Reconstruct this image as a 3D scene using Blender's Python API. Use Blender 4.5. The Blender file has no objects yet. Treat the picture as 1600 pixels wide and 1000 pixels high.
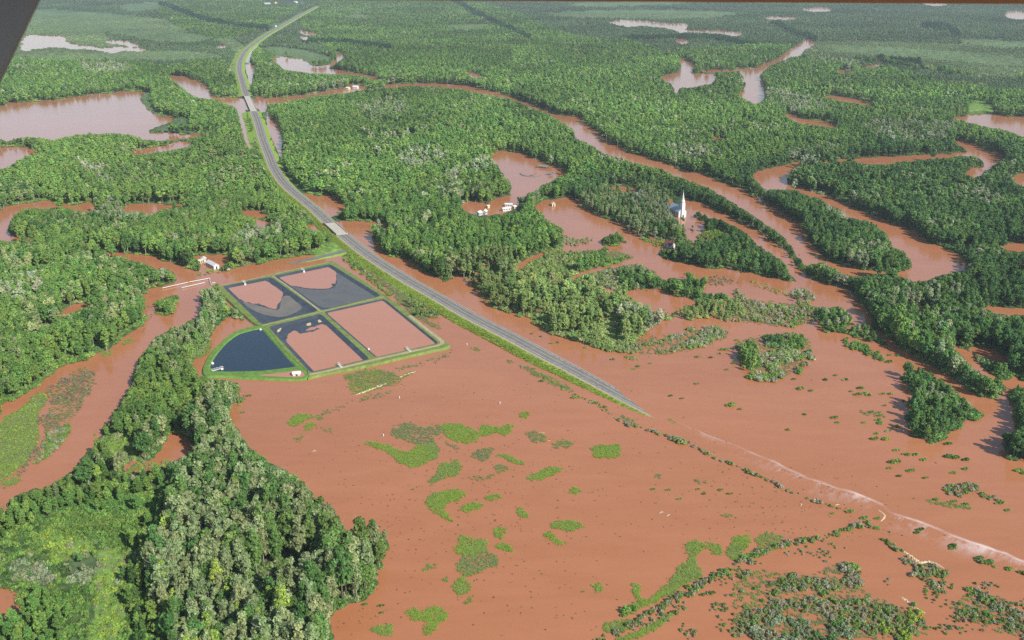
# Aerial view of a flooded river valley: lagoons, a drowned highway and forest.
SUN_AZ_DEG, SUN_EL_DEG, SUN_E, SKY_E, HAZE, EXPO = 135.0, 37.0, 3.7, .088, 6.5e-5, .80
LEAF_GAIN = 2.4
import math, random, time
import numpy as np
RNG = np.random.default_rng(11)
random.seed(5)

# ---------------------------------------------------------------- survey of the place
# The plan was surveyed in the photograph's own grid (1600 x 1000) and is turned into metres
# on the ground: camera 230 m above the flood, 35 mm lens, looking 20 degrees down.
W, Hh = 1600, 1000
FPX, PITCH, CAMH = 1565.0, math.radians(20.2), 230.0
CP, SP = math.cos(PITCH), math.sin(PITCH)
HORIZON = 500 - FPX * math.tan(PITCH)

def ground(px, py, z=0.0):
    px = np.asarray(px, float); py = np.asarray(py, float)
    u = (px - 800) / FPX; v = (py - 500) / FPX
    dy = CP - v * SP; dz = -SP - v * CP
    t = (z - CAMH) / dz
    return u * t, dy * t

def plan(x, y, z):
    zz = z - CAMH
    d = y * CP - zz * SP
    return 800 + FPX * x / d, 500 - FPX * (y * SP + zz * CP) / d, FPX / d

def G(p, z=0.0):
    x, y = ground(p[0], p[1], z)
    return (float(x), float(y), z)

def smooth(pts, n=4, closed=True):
    P = np.array(pts, float); N = len(P); out = []
    rng = range(N) if closed else range(N - 1)
    for i in rng:
        if closed:
            a, b, c, d = P[i-1], P[i], P[(i+1) % N], P[(i+2) % N]
        else:
            a, b, c, d = P[max(i-1, 0)], P[i], P[i+1], P[min(i+2, N-1)]
        for k in range(n):
            t = k / n
            out.append(0.5*((2*b)+(c-a)*t+(2*a-5*b+4*c-d)*t*t+(3*b-a-3*c+d)*t**3))
    if not closed: out.append(P[-1])
    return np.array(out)

def fill_mask(pts, sm=3):
    """boolean mask of a polygon over the survey grid"""
    P = smooth(pts, sm) if sm else np.array(pts, float)
    m = np.zeros((Hh, W), bool)
    y0 = max(0, int(P[:, 1].min())); y1 = min(Hh - 1, int(P[:, 1].max()) + 1)
    Q = np.roll(P, -1, 0)
    for y in range(y0, y1 + 1):
        yc = y + .5
        a = (P[:, 1] <= yc) != (Q[:, 1] <= yc)
        if not a.any(): continue
        pa, qa = P[a], Q[a]
        xs = np.sort(pa[:, 0] + (yc - pa[:, 1]) / (qa[:, 1] - pa[:, 1]) * (qa[:, 0] - pa[:, 0]))
        for k in range(0, len(xs) - 1, 2):
            i0 = max(0, int(round(xs[k]))); i1 = min(W, int(round(xs[k+1])))
            if i1 > i0: m[y, i0:i1] = True
    return m

def stroke_mask(pts, w, sm=4):
    """thick line; w = one width or one per point"""
    P = smooth(pts, sm, False)
    ws = np.full(len(pts), float(w)) if np.isscalar(w) else np.array(w, float)
    wi = np.interp(np.linspace(0, 1, len(P)), np.linspace(0, 1, len(pts)), ws)
    d = np.gradient(P, axis=0); d /= np.linalg.norm(d, axis=1)[:, None] + 1e-9
    nrm = np.stack([-d[:, 1], d[:, 0]], 1)
    poly = np.concatenate([P + nrm*wi[:, None]/2, (P - nrm*wi[:, None]/2)[::-1]])
    return fill_mask(poly, 0)

def vnoise(h, w, cell, seed):
    r = np.random.default_rng(seed)
    gh, gw = h // cell + 3, w // cell + 3
    g = r.random((gh, gw))
    yy = np.arange(h) / cell; xx = np.arange(w) / cell
    yi = yy.astype(int); xi = xx.astype(int)
    fy = (yy - yi); fx = (xx - xi)
    fy = fy*fy*(3-2*fy); fx = fx*fx*(3-2*fx)
    a = g[yi][:, xi]; b = g[yi][:, xi+1]; c = g[yi+1][:, xi]; d = g[yi+1][:, xi+1]
    return (a*(1-fx)+b*fx)*(1-fy)[:, None] + (c*(1-fx)+d*fx)*fy[:, None]

def blur(m, n=1):
    m = m.astype(np.float32)
    for _ in range(n):
        p = np.pad(m, 1, mode='edge')
        m = (p[:-2, 1:-1] + p[2:, 1:-1] + 2*p[1:-1, 1:-1] + p[1:-1, :-2] + p[1:-1, 2:]) / 6
    return m

# layers: tallest plant (m), cover 0..1, kind of wood, land or flooded
HT = np.full((Hh, W), 15.0, np.float32)
DN = np.full((Hh, W), 1.0, np.float32)
KD = np.zeros((Hh, W), np.int8)          # palette key
LD = np.ones((Hh, W), np.float32)
def parse(s): return [tuple(float(v) for v in q.split(',')) for q in s.split()]
def paint_under(pts, ht, dn, kd, ld):
    m = fill_mask(parse(pts), 3) & (HT < .3) & (LD < .5)
    HT[m] = ht; DN[m] = dn; KD[m] = kd
def paint(pts, ht=None, dn=None, kd=None, ld=None, sm=3, mask=None):
    m = fill_mask(parse(pts) if isinstance(pts, str) else pts, sm) if mask is None else mask
    if ht is not None: HT[m] = ht
    if dn is not None: DN[m] = dn
    if kd is not None: KD[m] = kd
    if ld is not None: LD[m] = ld
def water(s, sm=3): paint(s, 0, 0, None, 0, sm)

# kinds: 9 grey-green scrub, 0 mixed green, 1 yellow-green, 2 dark, 3 near aspen wood, 4 far wet scrub, 5 silver, 6 brown twigs, 7 low bright shrubs, 8 olive poplar
# ---- kinds by region
paint('0,0 1600,0 1600,95 1200,75 900,95 560,90 360,70 0,85', 9, 1, 4, 1, 0)
paint('0,20 250,30 380,70 370,118 260,115 120,105 0,118', 4.5, 1, 10, 1)
paint('180,40 300,52 365,80 350,112 260,112 200,100 230,80 170,62', 7, .9, 4, 1)
paint('250,0 470,0 400,50 330,60 260,30', 10, 1, 0, 1)
paint('500,0 730,0 900,60 1000,70 1040,110 700,120 600,110 480,60', 11, 1, 0, 1)
paint('1270,65 1600,78 1600,125 1500,118 1380,100 1280,90', 5, 1, 10, 1)
paint('1280,92 1380,102 1500,120 1600,128 1600,165 1500,150 1380,110', 8, 1, 4, 1)
paint('0,95 60,100 180,98 260,108 330,95 360,110 372,150 330,146 318,128 290,117 262,118 235,140 0,158', 12, 1, 0, 1)
paint('0,200 140,212 240,215 400,235 500,345 535,385 380,415 320,400 230,385 80,370 20,340 0,320', 14, 1, 1, 1)
paint('0,375 60,380 130,395 240,420 270,445 230,470 215,500 120,560 0,640', 15, 1, 1, 1)
paint('440,175 620,145 800,160 900,215 780,240 790,300 600,330 470,300', 14, 1, 0, 1)
paint('1030,95 1600,150 1600,240 1300,240 1180,270 1000,245 880,170 1000,120', 14, 1, 0, 1)
paint('1180,260 1600,240 1600,640 1320,460 1180,330', 15, 1, 2, 1)
paint('890,300 1000,285 1250,360 1260,450 1030,410 900,330', 13, 1, 2, 1)
paint('590,330 740,310 850,340 870,400 700,420 600,395', 13, 1, 0, 1)
paint('690,420 800,405 900,430 1000,460 1060,500 980,560 880,530 760,480', 13.5, .86, 8, .4)
for q in ('60,30 160,22 260,45 330,62 250,66 160,50 80,46', '180,84 300,80 350,92 260,96 150,92', '540,24 575,24 572,30 545,31', '700,40 760,38 750,46 710,48', '860,20 1000,16 1150,20 1100,30 940,30 870,26', '1300,70 1480,80 1600,92 1600,104 1440,92 1310,80', '1500,62 1600,66 1600,76 1520,72', '900,5 1050,2 1060,8 920,12', '190,8 250,4 250,14 200,18'):
    paint(q, 3.2, 1, 10, 1)
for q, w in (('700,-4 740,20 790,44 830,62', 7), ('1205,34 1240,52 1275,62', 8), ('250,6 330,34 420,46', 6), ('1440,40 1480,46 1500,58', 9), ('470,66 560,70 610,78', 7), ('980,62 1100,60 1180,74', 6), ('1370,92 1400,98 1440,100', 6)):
    paint(None, 12, 1, 11, 1, mask=stroke_mask(parse(q), w))  # near-black tree tone; along the first strip it paints in a shadow edge
# ---- near wood, bottom left
paint('213,560 235,545 260,560 300,575 345,590 370,605 372,640 378,680 440,725 500,780 540,820 600,835 610,850 590,915 540,945 515,965 520,1000 0,1000 0,790 95,750 150,690 205,600', 18.5, 1, 3, 1)
paint('213,560 235,545 260,560 300,575 330,600 320,650 300,680 250,690 200,735 120,770 60,790 0,800 0,790 95,750 150,690 205,600', 13, 1, 1, 1)
paint('0,800 60,790 150,765 220,735 262,760 270,830 245,880 240,960 260,1000 0,1000', 10, .8, 0, 1)
paint('395,770 440,780 470,860 560,860 600,840 612,850 592,915 540,946 515,1000 380,1000 380,900', 21, 1, 3, 1)
# ---- big open flood, everything of the wide valley floor that stands under water
water('470,309 500,305 522,309 540,323 526,335 512,341 520,347 560,345 597,348 603,356 586,363 580,371 592,383 601,399 631,404 646,411 653,419 681,433 696,441 705,435 722,435 735,446 748,453 757,471 775,481 800,491 830,503 862,521 905,533 941,546 965,552 985,545 1000,528 1030,505 1060,492 1100,470 1100,440 1160,425 1250,445 1290,470 1340,492 1356,508 1385,526 1400,541 1420,552 1437,559 1450,568 1478,584 1505,603 1522,613 1548,626 1562,618 1572,611 1600,601 1600,1000 1100,1003 519,1003 524,998 522,985 515,965 540,946 575,936 591,911 591,889 606,859 611,841 588,836 563,841 540,821 520,801 488,771 470,751 440,731 400,706 384,690 370,672 360,641 376,626 371,601 344,590 330,592 312,585 300,565 330,520 350,440 520,400 560,390 640,440 560,380', 2)
# ---- lakes and rivers
water('0,166 60,158 130,149 190,143 226,142 232,147 222,158 238,172 262,180 276,186 258,193 236,200 228,206 245,207 300,210 336,211 300,215 262,218 226,218 205,211 175,208 140,208 110,212 85,218 60,214 30,214 0,217')
water('0,231 40,229 52,233 68,236 50,240 30,248 12,260 0,262')
water('200,239 225,233 255,227 285,222 302,226 280,232 250,237 215,241')
water('38,56 60,55 100,57 105,65 120,70 160,74 190,73 225,75 222,80 200,79 175,82 160,80 130,76 108,76 90,74 60,75 32,79')
water('165,63 190,63 215,68 212,72 190,69 170,67')
water('262,119 285,119 300,122 318,131 326,141 332,150 350,152 372,153 395,155 415,154 450,151 490,146 515,142 540,136 548,131 560,133 572,135 575,139 560,141 530,146 500,149 470,154 440,159 415,164 405,166 395,172 383,170 368,168 350,160 330,154 310,153 298,148 285,138 275,128')
water('370,168 381,170 388,195 394,215 397,230 388,231 380,210 374,185')
water('400,152 412,152 416,162 414,174 405,172')
water('396,66 420,50 404,70 393,82 389,98 384,99 384,86')
water('384,100 398,102 396,112 392,134 388,120')
water('417,174 425,186 432,188 438,200 440,215 440,248 434,235 428,222 419,200')
water('340,71 352,71 350,75 340,75')
water('358,108 372,80 378,76 366,96 362,110')
water('600,133 655,130 680,130 720,133 760,141 790,147 820,157 850,171 880,180 908,183 912,192 925,200 945,218 955,225 980,234 1010,245 1030,251 1060,262 1085,270 1110,275 1130,285 1160,295 1200,318 1212,325 1226,335 1245,345 1256,360 1261,375 1275,390 1295,405 1312,413 1340,420 1365,423 1395,424 1425,428 1420,433 1395,430 1368,427 1345,430 1322,431 1300,417 1281,408 1264,413 1250,404 1237,387 1217,365 1192,347 1165,328 1138,312 1115,298 1090,286 1060,276 1030,264 1010,258 990,253 968,246 948,240 930,230 913,221 899,214 897,202 885,194 865,181 845,173 825,165 800,155 775,150 750,146 720,139 685,135 655,134 605,136')
water('1178,271 1200,263 1230,256 1262,252 1300,250 1340,247 1400,244 1450,241 1505,238 1507,233 1495,222 1484,217 1510,221 1540,232 1560,240 1571,246 1560,252 1548,262 1535,270 1525,277 1510,275 1508,268 1520,263 1538,260 1530,248 1508,243 1470,247 1440,249 1400,253 1365,258 1335,251 1300,254 1265,254 1250,259 1234,269 1229,280 1233,286 1250,293 1270,300 1300,310 1330,322 1355,332 1380,342 1405,352 1430,360 1445,372 1460,382 1480,390 1500,400 1512,415 1508,422 1490,424 1470,428 1455,434 1435,438 1418,434 1405,430 1420,420 1422,411 1419,402 1411,392 1399,385 1389,372 1379,360 1364,348 1345,343 1324,337 1314,330 1290,316 1265,306 1240,296 1215,295 1200,296 1188,289 1180,281')
water('1032,120 1045,116 1062,112 1065,100 1058,93 1068,92 1080,98 1085,103 1080,110 1085,114 1110,115 1116,114 1117,122 1110,130 1095,133 1080,137 1062,137 1056,148 1053,137 1050,130 1040,128')
water('1155,108 1180,106 1200,98 1215,92 1230,80 1245,72 1255,65 1257,60 1271,65 1266,72 1256,78 1250,87 1235,89 1215,96 1201,103 1192,112 1186,120 1195,140 1193,155 1175,161 1160,152 1157,145 1164,135 1160,120')
water('1098,108 1130,109 1160,105 1160,109 1130,112 1100,112')
water('950,34 970,31 1010,33 1050,36 1073,37 1072,44 1062,49 1040,43 1010,40 985,41 965,38')
water('1060,47 1090,47 1120,48 1150,50 1159,53 1145,56 1125,52 1090,50 1065,50')
water('1056,62 1070,61 1075,66 1063,68')
water('1480,183 1508,182 1512,175 1530,174 1555,178 1575,181 1600,184 1600,213 1580,206 1560,200 1540,198 1520,192 1500,188')
water('1225,177 1240,179 1260,186 1285,190 1312,196 1300,199 1275,196 1250,192 1235,186')
water('1280,149 1300,149 1325,152 1350,157 1370,165 1345,163 1320,158 1295,153')
water('1308,112 1325,109 1328,112 1312,114'); water('1333,104 1365,102 1372,98 1376,101 1362,106 1340,106')
water('1254,14 1275,12 1298,14 1290,18 1262,17'); water('1200,26 1240,27 1238,30 1200,30')
water('1570,24 1580,18 1600,19 1600,28 1582,29'); water('1440,4 1470,4 1480,8 1452,8')
water('1104,213 1125,214 1131,218 1112,219'); water('730,110 740,115 756,118 742,121 733,118')
water('425,90 455,88 475,94 488,102 505,103 520,95 535,86 539,88 526,97 512,106 525,108 545,112 575,118 592,121 588,125 555,117 530,115 505,115 490,115 470,111 445,108 438,101')
water('468,48 485,50 497,53 485,55 470,52'); water('525,86 536,84 536,89 527,91'); water('471,57 481,58 478,62 471,60')
water('765,246 776,237 795,235 815,240 840,250 860,257 882,266 884,271 870,279 855,285 843,292 830,300 815,306 800,306 796,300 797,290 790,275 780,262')
water('720,322 735,312 745,316 760,318 775,310 795,306 808,312 806,322 790,332 770,335 745,336')
water('833,325 845,315 860,312 885,309 905,311 910,320 935,331 960,343 975,353 985,363 1000,373 1015,380 1032,389 1028,395 1036,402 1060,410 1090,416 1112,420 1140,418 1155,424 1130,440 1090,436 1030,432 1010,426 990,419 978,410 960,404 930,408 905,402 880,398 850,398 830,410 815,420 808,417 828,403 850,393 870,390 880,384 870,370 862,356 850,338')
water('872,440 900,428 930,420 960,412 985,407 985,413 960,420 930,428 900,436 880,442')
water('940,445 962,447 985,455 1010,452 1030,453 1060,463 1088,470 1072,478 1060,484 1040,485 1020,480 1000,470 985,460 960,457')
water('1068,310 1080,313 1100,318 1130,333 1148,342 1165,349 1180,359 1200,372 1225,390 1245,415 1262,430 1285,440 1310,447 1335,460 1352,482 1362,505 1345,502 1320,492 1300,483 1270,462 1250,448 1238,431 1228,416 1215,403 1200,393 1180,379 1165,363 1150,353 1115,341 1098,343 1102,356 1090,360 1100,366 1092,376 1080,384 1072,375 1070,355 1066,335')
water('948,288 965,291 985,292 995,296 975,297 955,293')
water('112,384 140,385 170,392 200,397 235,400 255,408 275,412 290,418 300,424 308,432 302,437 280,441 275,430 265,420 250,418 235,419 225,411 200,404 185,401 170,398 150,391 130,389 113,388')
water('0,330 20,322 45,318 75,313 85,317 110,320 130,318 146,312 148,317 140,320 170,324 185,325 200,321 225,318 250,318 270,319 287,316 290,321 268,324 248,329 236,333 213,329 190,328 165,326 140,328 120,329 100,325 80,325 50,325 30,330 20,337 12,350 14,362 25,370 45,372 62,378 65,381 50,379 30,375 0,374')
water('225,470 232,455 255,446 300,437 330,431 380,420 440,405 520,394 530,400 430,418 345,438 312,452 313,462 312,476 310,490 300,497 285,505 260,516 240,530 228,546 218,560 208,580 205,600 190,620 178,640 170,655 155,675 145,695 128,715 110,735 95,746 70,760 40,768 20,780 0,794 0,650 20,626 45,611 70,591 90,577 115,566 145,556 175,541 200,522 225,500 230,490')
water('303,402 325,398 350,399 360,403 350,412 335,425 315,428 305,415')
water('93,487 120,476 145,470 150,473 130,480 105,489')
water('198,734 204,722 232,718 246,708 258,694 268,676 284,680 296,690 290,706 274,718 244,724 220,740 204,742')
paint('215,722 240,728 270,720 275,732 240,742 215,742', 2.2, .9, 7, .6)
paint('160,694 205,690 214,714 196,728 168,724', 2.5, .9, 7, 1)
water('376,330 400,330 415,334 405,340 385,338'); water('398,345 415,344 425,350 405,353')
water('480,352 505,352 515,358 490,360')
water('1410,479 1450,477 1446,485 1415,485'); water('1484,466 1502,474 1496,477'); water('1520,474 1545,477 1580,482 1600,482 1600,491 1570,490 1545,484')
water('1552,425 1580,426 1600,430 1600,434 1580,431'); water('1556,378 1600,381 1600,390 1575,389 1562,384'); water('1582,276 1600,272 1600,290 1588,286')
water('1515,545 1540,541 1565,553 1572,560 1560,568 1545,560 1530,556'); water('1490,540 1510,548 1530,568 1560,590 1600,600 1600,604 1560,598 1525,575 1505,558')
# ---- reeds and low plants at lake edges
paint('222,146 236,146 238,170 275,185 300,186 300,207 330,206 340,212 290,208 240,205 262,192 272,186 240,178 222,160', 3, 1, 4, 1)
paint('1508,176 1516,162 1535,158 1552,170 1550,178 1528,174', 1.5, 1, 7, 1)
paint('405,78 440,74 500,84 520,92 505,101 488,101 470,92 450,87 424,88', 2.2, .9, 10, 1)
paint('1195,122 1200,112 1215,112', 5, 1, 4, 1)
# ---- islands and scrub in the flood
paint('905,322 915,311 940,300 965,297 1000,297 1020,301 1050,309 1052,330 1066,345 1070,360 1078,378 1072,388 1050,386 1040,389 1025,384 1008,378 990,366 978,356 965,347 945,341 925,332', 12, 1, 3, .6)
paint('1000,372 1040,378 1075,375 1082,384 1060,390 1040,392', 3, 1, 7, .6)
paint('1086,372 1100,364 1130,364 1145,372 1130,384 1090,386', 4, 1, 7, .6)
paint('1082,334 1090,330 1095,338 1092,346 1084,344', 7, 1, 2, 0); paint('1095,338 1105,334 1108,346 1098,349', 7, 1, 2, 0); paint('1077,354 1083,352 1085,362 1078,364', 6, 1, 2, 0)
paint('942,370 948,368 965,360 972,366 980,375 985,378 972,380 955,386 944,384', 8, 1, 0, 0)
paint('860,360 880,366 903,374 905,382 885,382 865,376', 3, .9, 9, 0); paint('880,376 924,372 922,380 900,384 884,382', 3, .9, 9, 0)
paint('840,330 852,340 870,352 880,364 862,362 850,352', 4, .8, 0, .5)
paint('848,392 870,390 900,393 935,390 950,388 952,402 985,398 988,404 960,408 930,416 900,424 870,436 840,440 820,430 820,418 845,400', 4.6, .8, 8, 0)
paint('870,440 905,432 960,418 982,412 1010,416 1020,428 1035,432 1036,437 1000,440 990,452 960,455 945,447 930,445 900,445', 3.8, .75, 9, 0)
paint('965,432 985,426 1008,432 1016,444 1008,452 985,454 970,450', 9, 1, 2, 0)
paint('1025,440 1040,432 1060,436 1078,446 1090,452 1110,456 1130,458 1140,466 1120,474 1100,472 1080,468 1060,462 1050,456 1030,452', 8, .95, 2, 0)
paint('1095,436 1120,428 1140,434 1150,442 1130,446 1110,446', 2.5, .8, 6, 0)
paint('1068,426 1085,428 1090,434 1074,435', 2, .8, 0, 0)
paint('1170,438 1195,444 1225,454 1240,462 1230,463 1200,455 1175,446', 2, .9, 7, 0)
paint('1235,455 1250,448 1264,453 1270,466 1262,474 1245,472', 7, 1, 5, 0)
paint('1150,452 1160,458 1180,468 1200,474 1230,476 1255,472 1275,478 1300,482 1296,488 1270,490 1262,505 1240,512 1215,508 1190,505 1165,498 1150,505 1130,500 1135,470', 3.6, .86, 9, 0)
paint('1060,482 1085,470 1110,472 1140,470 1160,480 1158,496 1130,500 1110,496 1080,500 1066,498', 8, .9, 8, 0)
paint('1270,492 1290,482 1312,478 1325,488 1322,510 1310,520 1290,516 1272,505', 9, 1, 2, 0)
paint('1325,520 1345,508 1360,510 1370,524 1385,535 1372,538 1350,530', 7, 1, 2, 0); paint('1315,535 1335,530 1352,540 1368,552 1385,562 1370,563 1345,550 1325,545', 3.2, .85, 0, 0)
paint('1310,484 1330,490 1332,500 1325,510', 6, 1, 0, 0)
# scrub island north-east of the field
paint('1150,535 1165,520 1190,518 1215,522 1250,520 1256,540 1250,552 1268,550 1272,558 1258,575 1250,585 1225,590 1215,598 1205,606 1190,598 1170,592 1165,588 1185,575 1180,560 1155,560 1148,548', 4.2, .55, 9, 0)
paint('1160,556 1170,548 1182,556 1184,574 1172,578 1160,570', 9, 1, 0, 0)
paint('1195,524 1215,520 1226,532 1224,540 1205,538', 6, 1, 2, 0); paint('1230,530 1245,526 1254,540 1250,550 1236,548', 5, 1, 1, 0)
# band of bushes below the poplars
paint('960,530 975,540 1000,536 1030,534 1050,524 1080,516 1110,508 1125,510 1135,520 1120,532 1100,544 1075,546 1050,552 1010,556 985,552 965,548 955,540', 3.2, .95, 9, 0)
paint('1065,512 1100,508 1120,512 1130,520 1115,524 1090,520', 3, .9, 9, 0)
paint('975,556 990,556 1000,562 985,562', 2, .8, 9, 0)
# round copse standing in the flood, right
paint('1411,590 1420,582 1440,582 1458,592 1475,606 1495,618 1512,628 1520,630 1536,642 1530,650 1505,662 1490,668 1474,682 1462,690 1448,688 1425,678 1418,668 1424,655 1422,630 1426,612 1415,603', 11, 1, 2, 0)
paint('1575,612 1600,606 1600,720 1582,712 1570,700 1580,680 1588,660 1580,632', 12, 1, 2, 0)
# silver willows
for s in ('985,318 1005,312 1020,325 1040,330 1064,348 1060,358 1035,352 1012,340 990,332', '812,308 825,298 838,306 842,318 828,324 815,320', '1290,430 1320,430 1330,445 1312,452 1295,446', '690,290 740,265 768,258 772,268 735,290 700,300', '1430,205 1480,200 1490,214 1440,222', '560,170 620,165 640,185 580,195', '900,215 930,218 990,250 975,256 930,236', '1230,255 1260,250 1300,262 1270,268','1040,240 1080,235 1120,250 1080,262', '120,262 160,270 180,300 150,296','960,500 1000,490 1040,500 1010,520','240,425 262,420 275,436 255,448', '0,470 60,440 80,455 30,500', '1160,150 1230,150 1300,175 1240,180', '1340,205 1420,195 1480,225 1400,235', '480,140 540,135 545,150 490,155', '620,250 680,240 700,260 640,275', '1290,330 1330,345 1320,360 1290,345', '1500,300 1560,320 1540,340 1500,325', '1240,75 1300,80 1350,110 1270,100', '150,325 220,335 230,355 150,350', '130,100 200,105 200,118 140,118', '360,385 420,360 440,380 380,400'):
    m = fill_mask(parse(s)); KD[m & (HT > 5) & (np.random.default_rng(77).random(m.shape) < .62)] = 5
# river bar with drowned brush, left
paint('133,572 150,590 145,610 128,636 110,655 108,668 98,690 80,712 55,733 25,742 0,750 0,662 30,640 60,612 95,592', 2.2, .5, 6, 0)
paint('0,662 30,640 62,612 72,625 55,650 60,680 50,712 20,738 0,744', 1.4, .9, 7, .4)
paint('70,690 85,668 104,662 112,672 100,690 76,714 55,724 60,705', 2.4, .95, 9, 0)
paint('0,745 25,738 30,748 0,760', 1.2, .8, 7, 0); paint('0,752 25,748 32,750 15,758 0,760', 1, .9, 7, 0)
paint('155,556 168,548 178,547 165,557', 1.4, 1, 7, 0); paint('190,536 212,526 215,530 196,538', 1.2, .9, 7, 0)
paint('244,458 262,452 276,456 280,470 272,488 262,494 248,490 242,475', 9, 1, 1, 1)
paint('300,408 306,404 312,412 314,430 308,434 302,424', 6, 1, 1, .5); paint('318,420 335,424 345,426 342,430 322,430', 3, 1, 7, .6)
paint('225,470 240,455 245,490 235,510 218,520', 1.6, .5, 6, 0)
# wood between lagoon and river
paint('313,455 325,448 345,452 355,470 372,488 385,505 360,505 345,505 330,525 312,545 300,560 290,572 300,585 330,592 345,600 300,580 260,575 230,562 222,555 245,530 285,508 312,495', 11, 1, 3, .8)
water('345,510 355,498 372,498 385,508 365,518 348,530 330,550 318,558 302,560 316,545 332,525')
paint('305,556 318,540 328,532 322,552', 1, .9, 7, .6)
# wet strip between the lagoons and the highway
paint('660,478 690,495 700,520 680,512 650,492', 1.5, .4, 6, 0)
paint('545,395 556,393 575,408 600,422 640,452 660,478 652,490 630,470 590,442 562,425 540,412 528,402', 2.4, .6, 6, .3)
paint('528,400 545,396 560,412 575,428 590,440 605,452 620,466 600,456 575,438 550,420', 3.4, .9, 0, .3)
paint('640,478 650,468 668,466 684,478 692,492 680,498 655,496 645,490', 6.5, 1, 8, 0)
# trees right of the junction
paint('575,355 590,350 600,358 588,366', 2.5, .7, 9, 0)
# hedge lines and bushes of the drowned field, right
for pts, w, h, d in (('960,652 985,664 1010,672 1045,682 1075,692 1100,706 1130,720 1165,735 1200,750 1240,770 1280,785 1312,797', 5, 3.0, 1), ('808,570 850,590 900,618 935,632 955,648', 4, 1.6, .7), ('1048,688 1062,690 1070,698', 5, 4, .9)):
    paint(None, h, d, 9, 0, mask=stroke_mask(parse(pts), w))
for pts, w, h, d in (('940,998 1000,968 1060,936 1085,922 1110,905 1150,884 1200,858 1250,846 1300,836 1320,826 1362,820', 11, 2.8, .95), ('930,1000 990,984 1030,966 1060,955', 8, 1.8, .95), ('1370,842 1390,850 1412,868 1425,885 1445,900', 12, 2.4, .85), ('1378,830 1400,832 1418,845', 5, 2, .6)):
    paint(None, h, d, 9, 0, mask=stroke_mask(parse(pts), w))
paint('1150,905 1165,895 1200,892 1240,892 1260,900 1290,896 1310,880 1330,884 1345,900 1352,925 1380,940 1410,950 1440,956 1450,970 1430,982 1420,1000 1170,1000 1150,975 1165,940', 2.5, .52, 9, 0)
paint_under('1060,890 1180,870 1300,850 1440,880 1600,930 1600,1000 1060,1000', 1.6, .34, 9, 0)
paint_under('1090,905 1150,905 1165,940 1150,975 1170,1000 1080,1000 1085,950', 1.8, .35, 6, 0)
paint('1310,880 1330,880 1346,898 1350,915 1330,912 1315,900', 3.2, .9, 9, 0); paint('1340,970 1400,975 1425,948 1448,965 1445,974 1426,980 1428,998 1410,998 1400,984 1370,995', 2.8, .9, 7, 0)
paint('1180,980 1260,960 1330,985 1320,1000 1180,1000', 3, .6, 5, 0)
paint('1420,895 1450,882 1476,890 1478,902 1455,905 1430,908', 3, .9, 9, 0); paint('1445,905 1490,920 1488,930 1460,926', 2.4, .85, 9, 0)
paint('1485,960 1510,952 1540,960 1560,968 1600,985 1600,1000 1580,990 1540,975 1500,972', 2.6, .85, 9, 0)
paint('1510,915 1540,928 1580,950 1600,962 1600,985 1560,962 1525,940', 2.6, .8, 9, 0); paint_under('1350,905 1420,925 1500,930 1600,940 1600,900 1560,890 1480,880 1400,880', 1.4, .16, 6, 0)
paint('1525,872 1560,886 1562,889 1530,880', 2.4, .9, 9, 0); paint('1590,895 1600,888 1600,900', 2.6, 1, 0, 0)
paint('1478,756 1500,755 1524,760 1520,768 1500,774 1482,768', 2.6, .75, 9, 0); paint('1528,770 1560,776 1576,786 1560,788 1535,778', 2.2, .7, 9, 0)
paint_under('1030,742 1080,748 1130,760 1150,775 1120,775 1070,760', 1.6, .3, 6, 0); paint('1250,800 1290,802 1282,812 1250,816', 1.2, .35, 7, 0)
paint('1270,838 1295,830 1296,842 1280,846', 1.8, .8, 7, 0); paint_under('1400,740 1470,760 1440,775 1400,750', 1.2, .04, 9, 0)
paint_under('1330,500 1420,560 1480,600 1540,650 1600,700 1600,860 1400,760 1300,700 1250,600 1280,520', 1.3, .035, 9, 0)
paint_under('1000,560 1130,590 1250,650 1300,720 1150,680 1020,620', 1.0, .012, 9, 0)
paint('500,775 520,782 560,800 600,825 620,842 612,850 590,834 550,815 520,795', 1.8, .28, 6, 0)
paint('372,618 382,616 386,625 376,628', 2, .8, 6, 0)
paint('985,545 1010,540 1040,535 1080,520 1085,500 1100,512 1060,540 1000,562', 2.4, .3, 9, 0)
# low bright meadow inside the near wood
paint('0,860 60,820 110,815 160,830 200,850 205,890 190,925 205,965 195,1000 100,1000 110,960 60,930 0,920', 3.4, .85, 0, 1)
paint('60,840 120,825 150,840 140,870 90,880', 3.2, .85, 7, 1)
paint('150,860 200,870 204,900 180,930 200,965 190,1000 140,1000 150,940', 2.6, .8, 7, 1)
paint('20,880 70,880 80,915 30,910', 3.5, .9, 5, 1)
paint('110,880 150,870 150,900 120,915', 6, .6, 5, 1)
paint('100,800 170,810 230,820 215,850 150,845 90,830', 4, .9, 1, 1)
paint('0,920 30,930 40,960 10,975 0,970', 1.2, .3, 6, 0)
paint('215,720 245,722 262,714 270,722 240,735 215,742', 2.2, .9, 7, .4)
paint('172,700 205,698 212,716 190,724 172,722', 3, .9, 7, 1)
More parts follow.
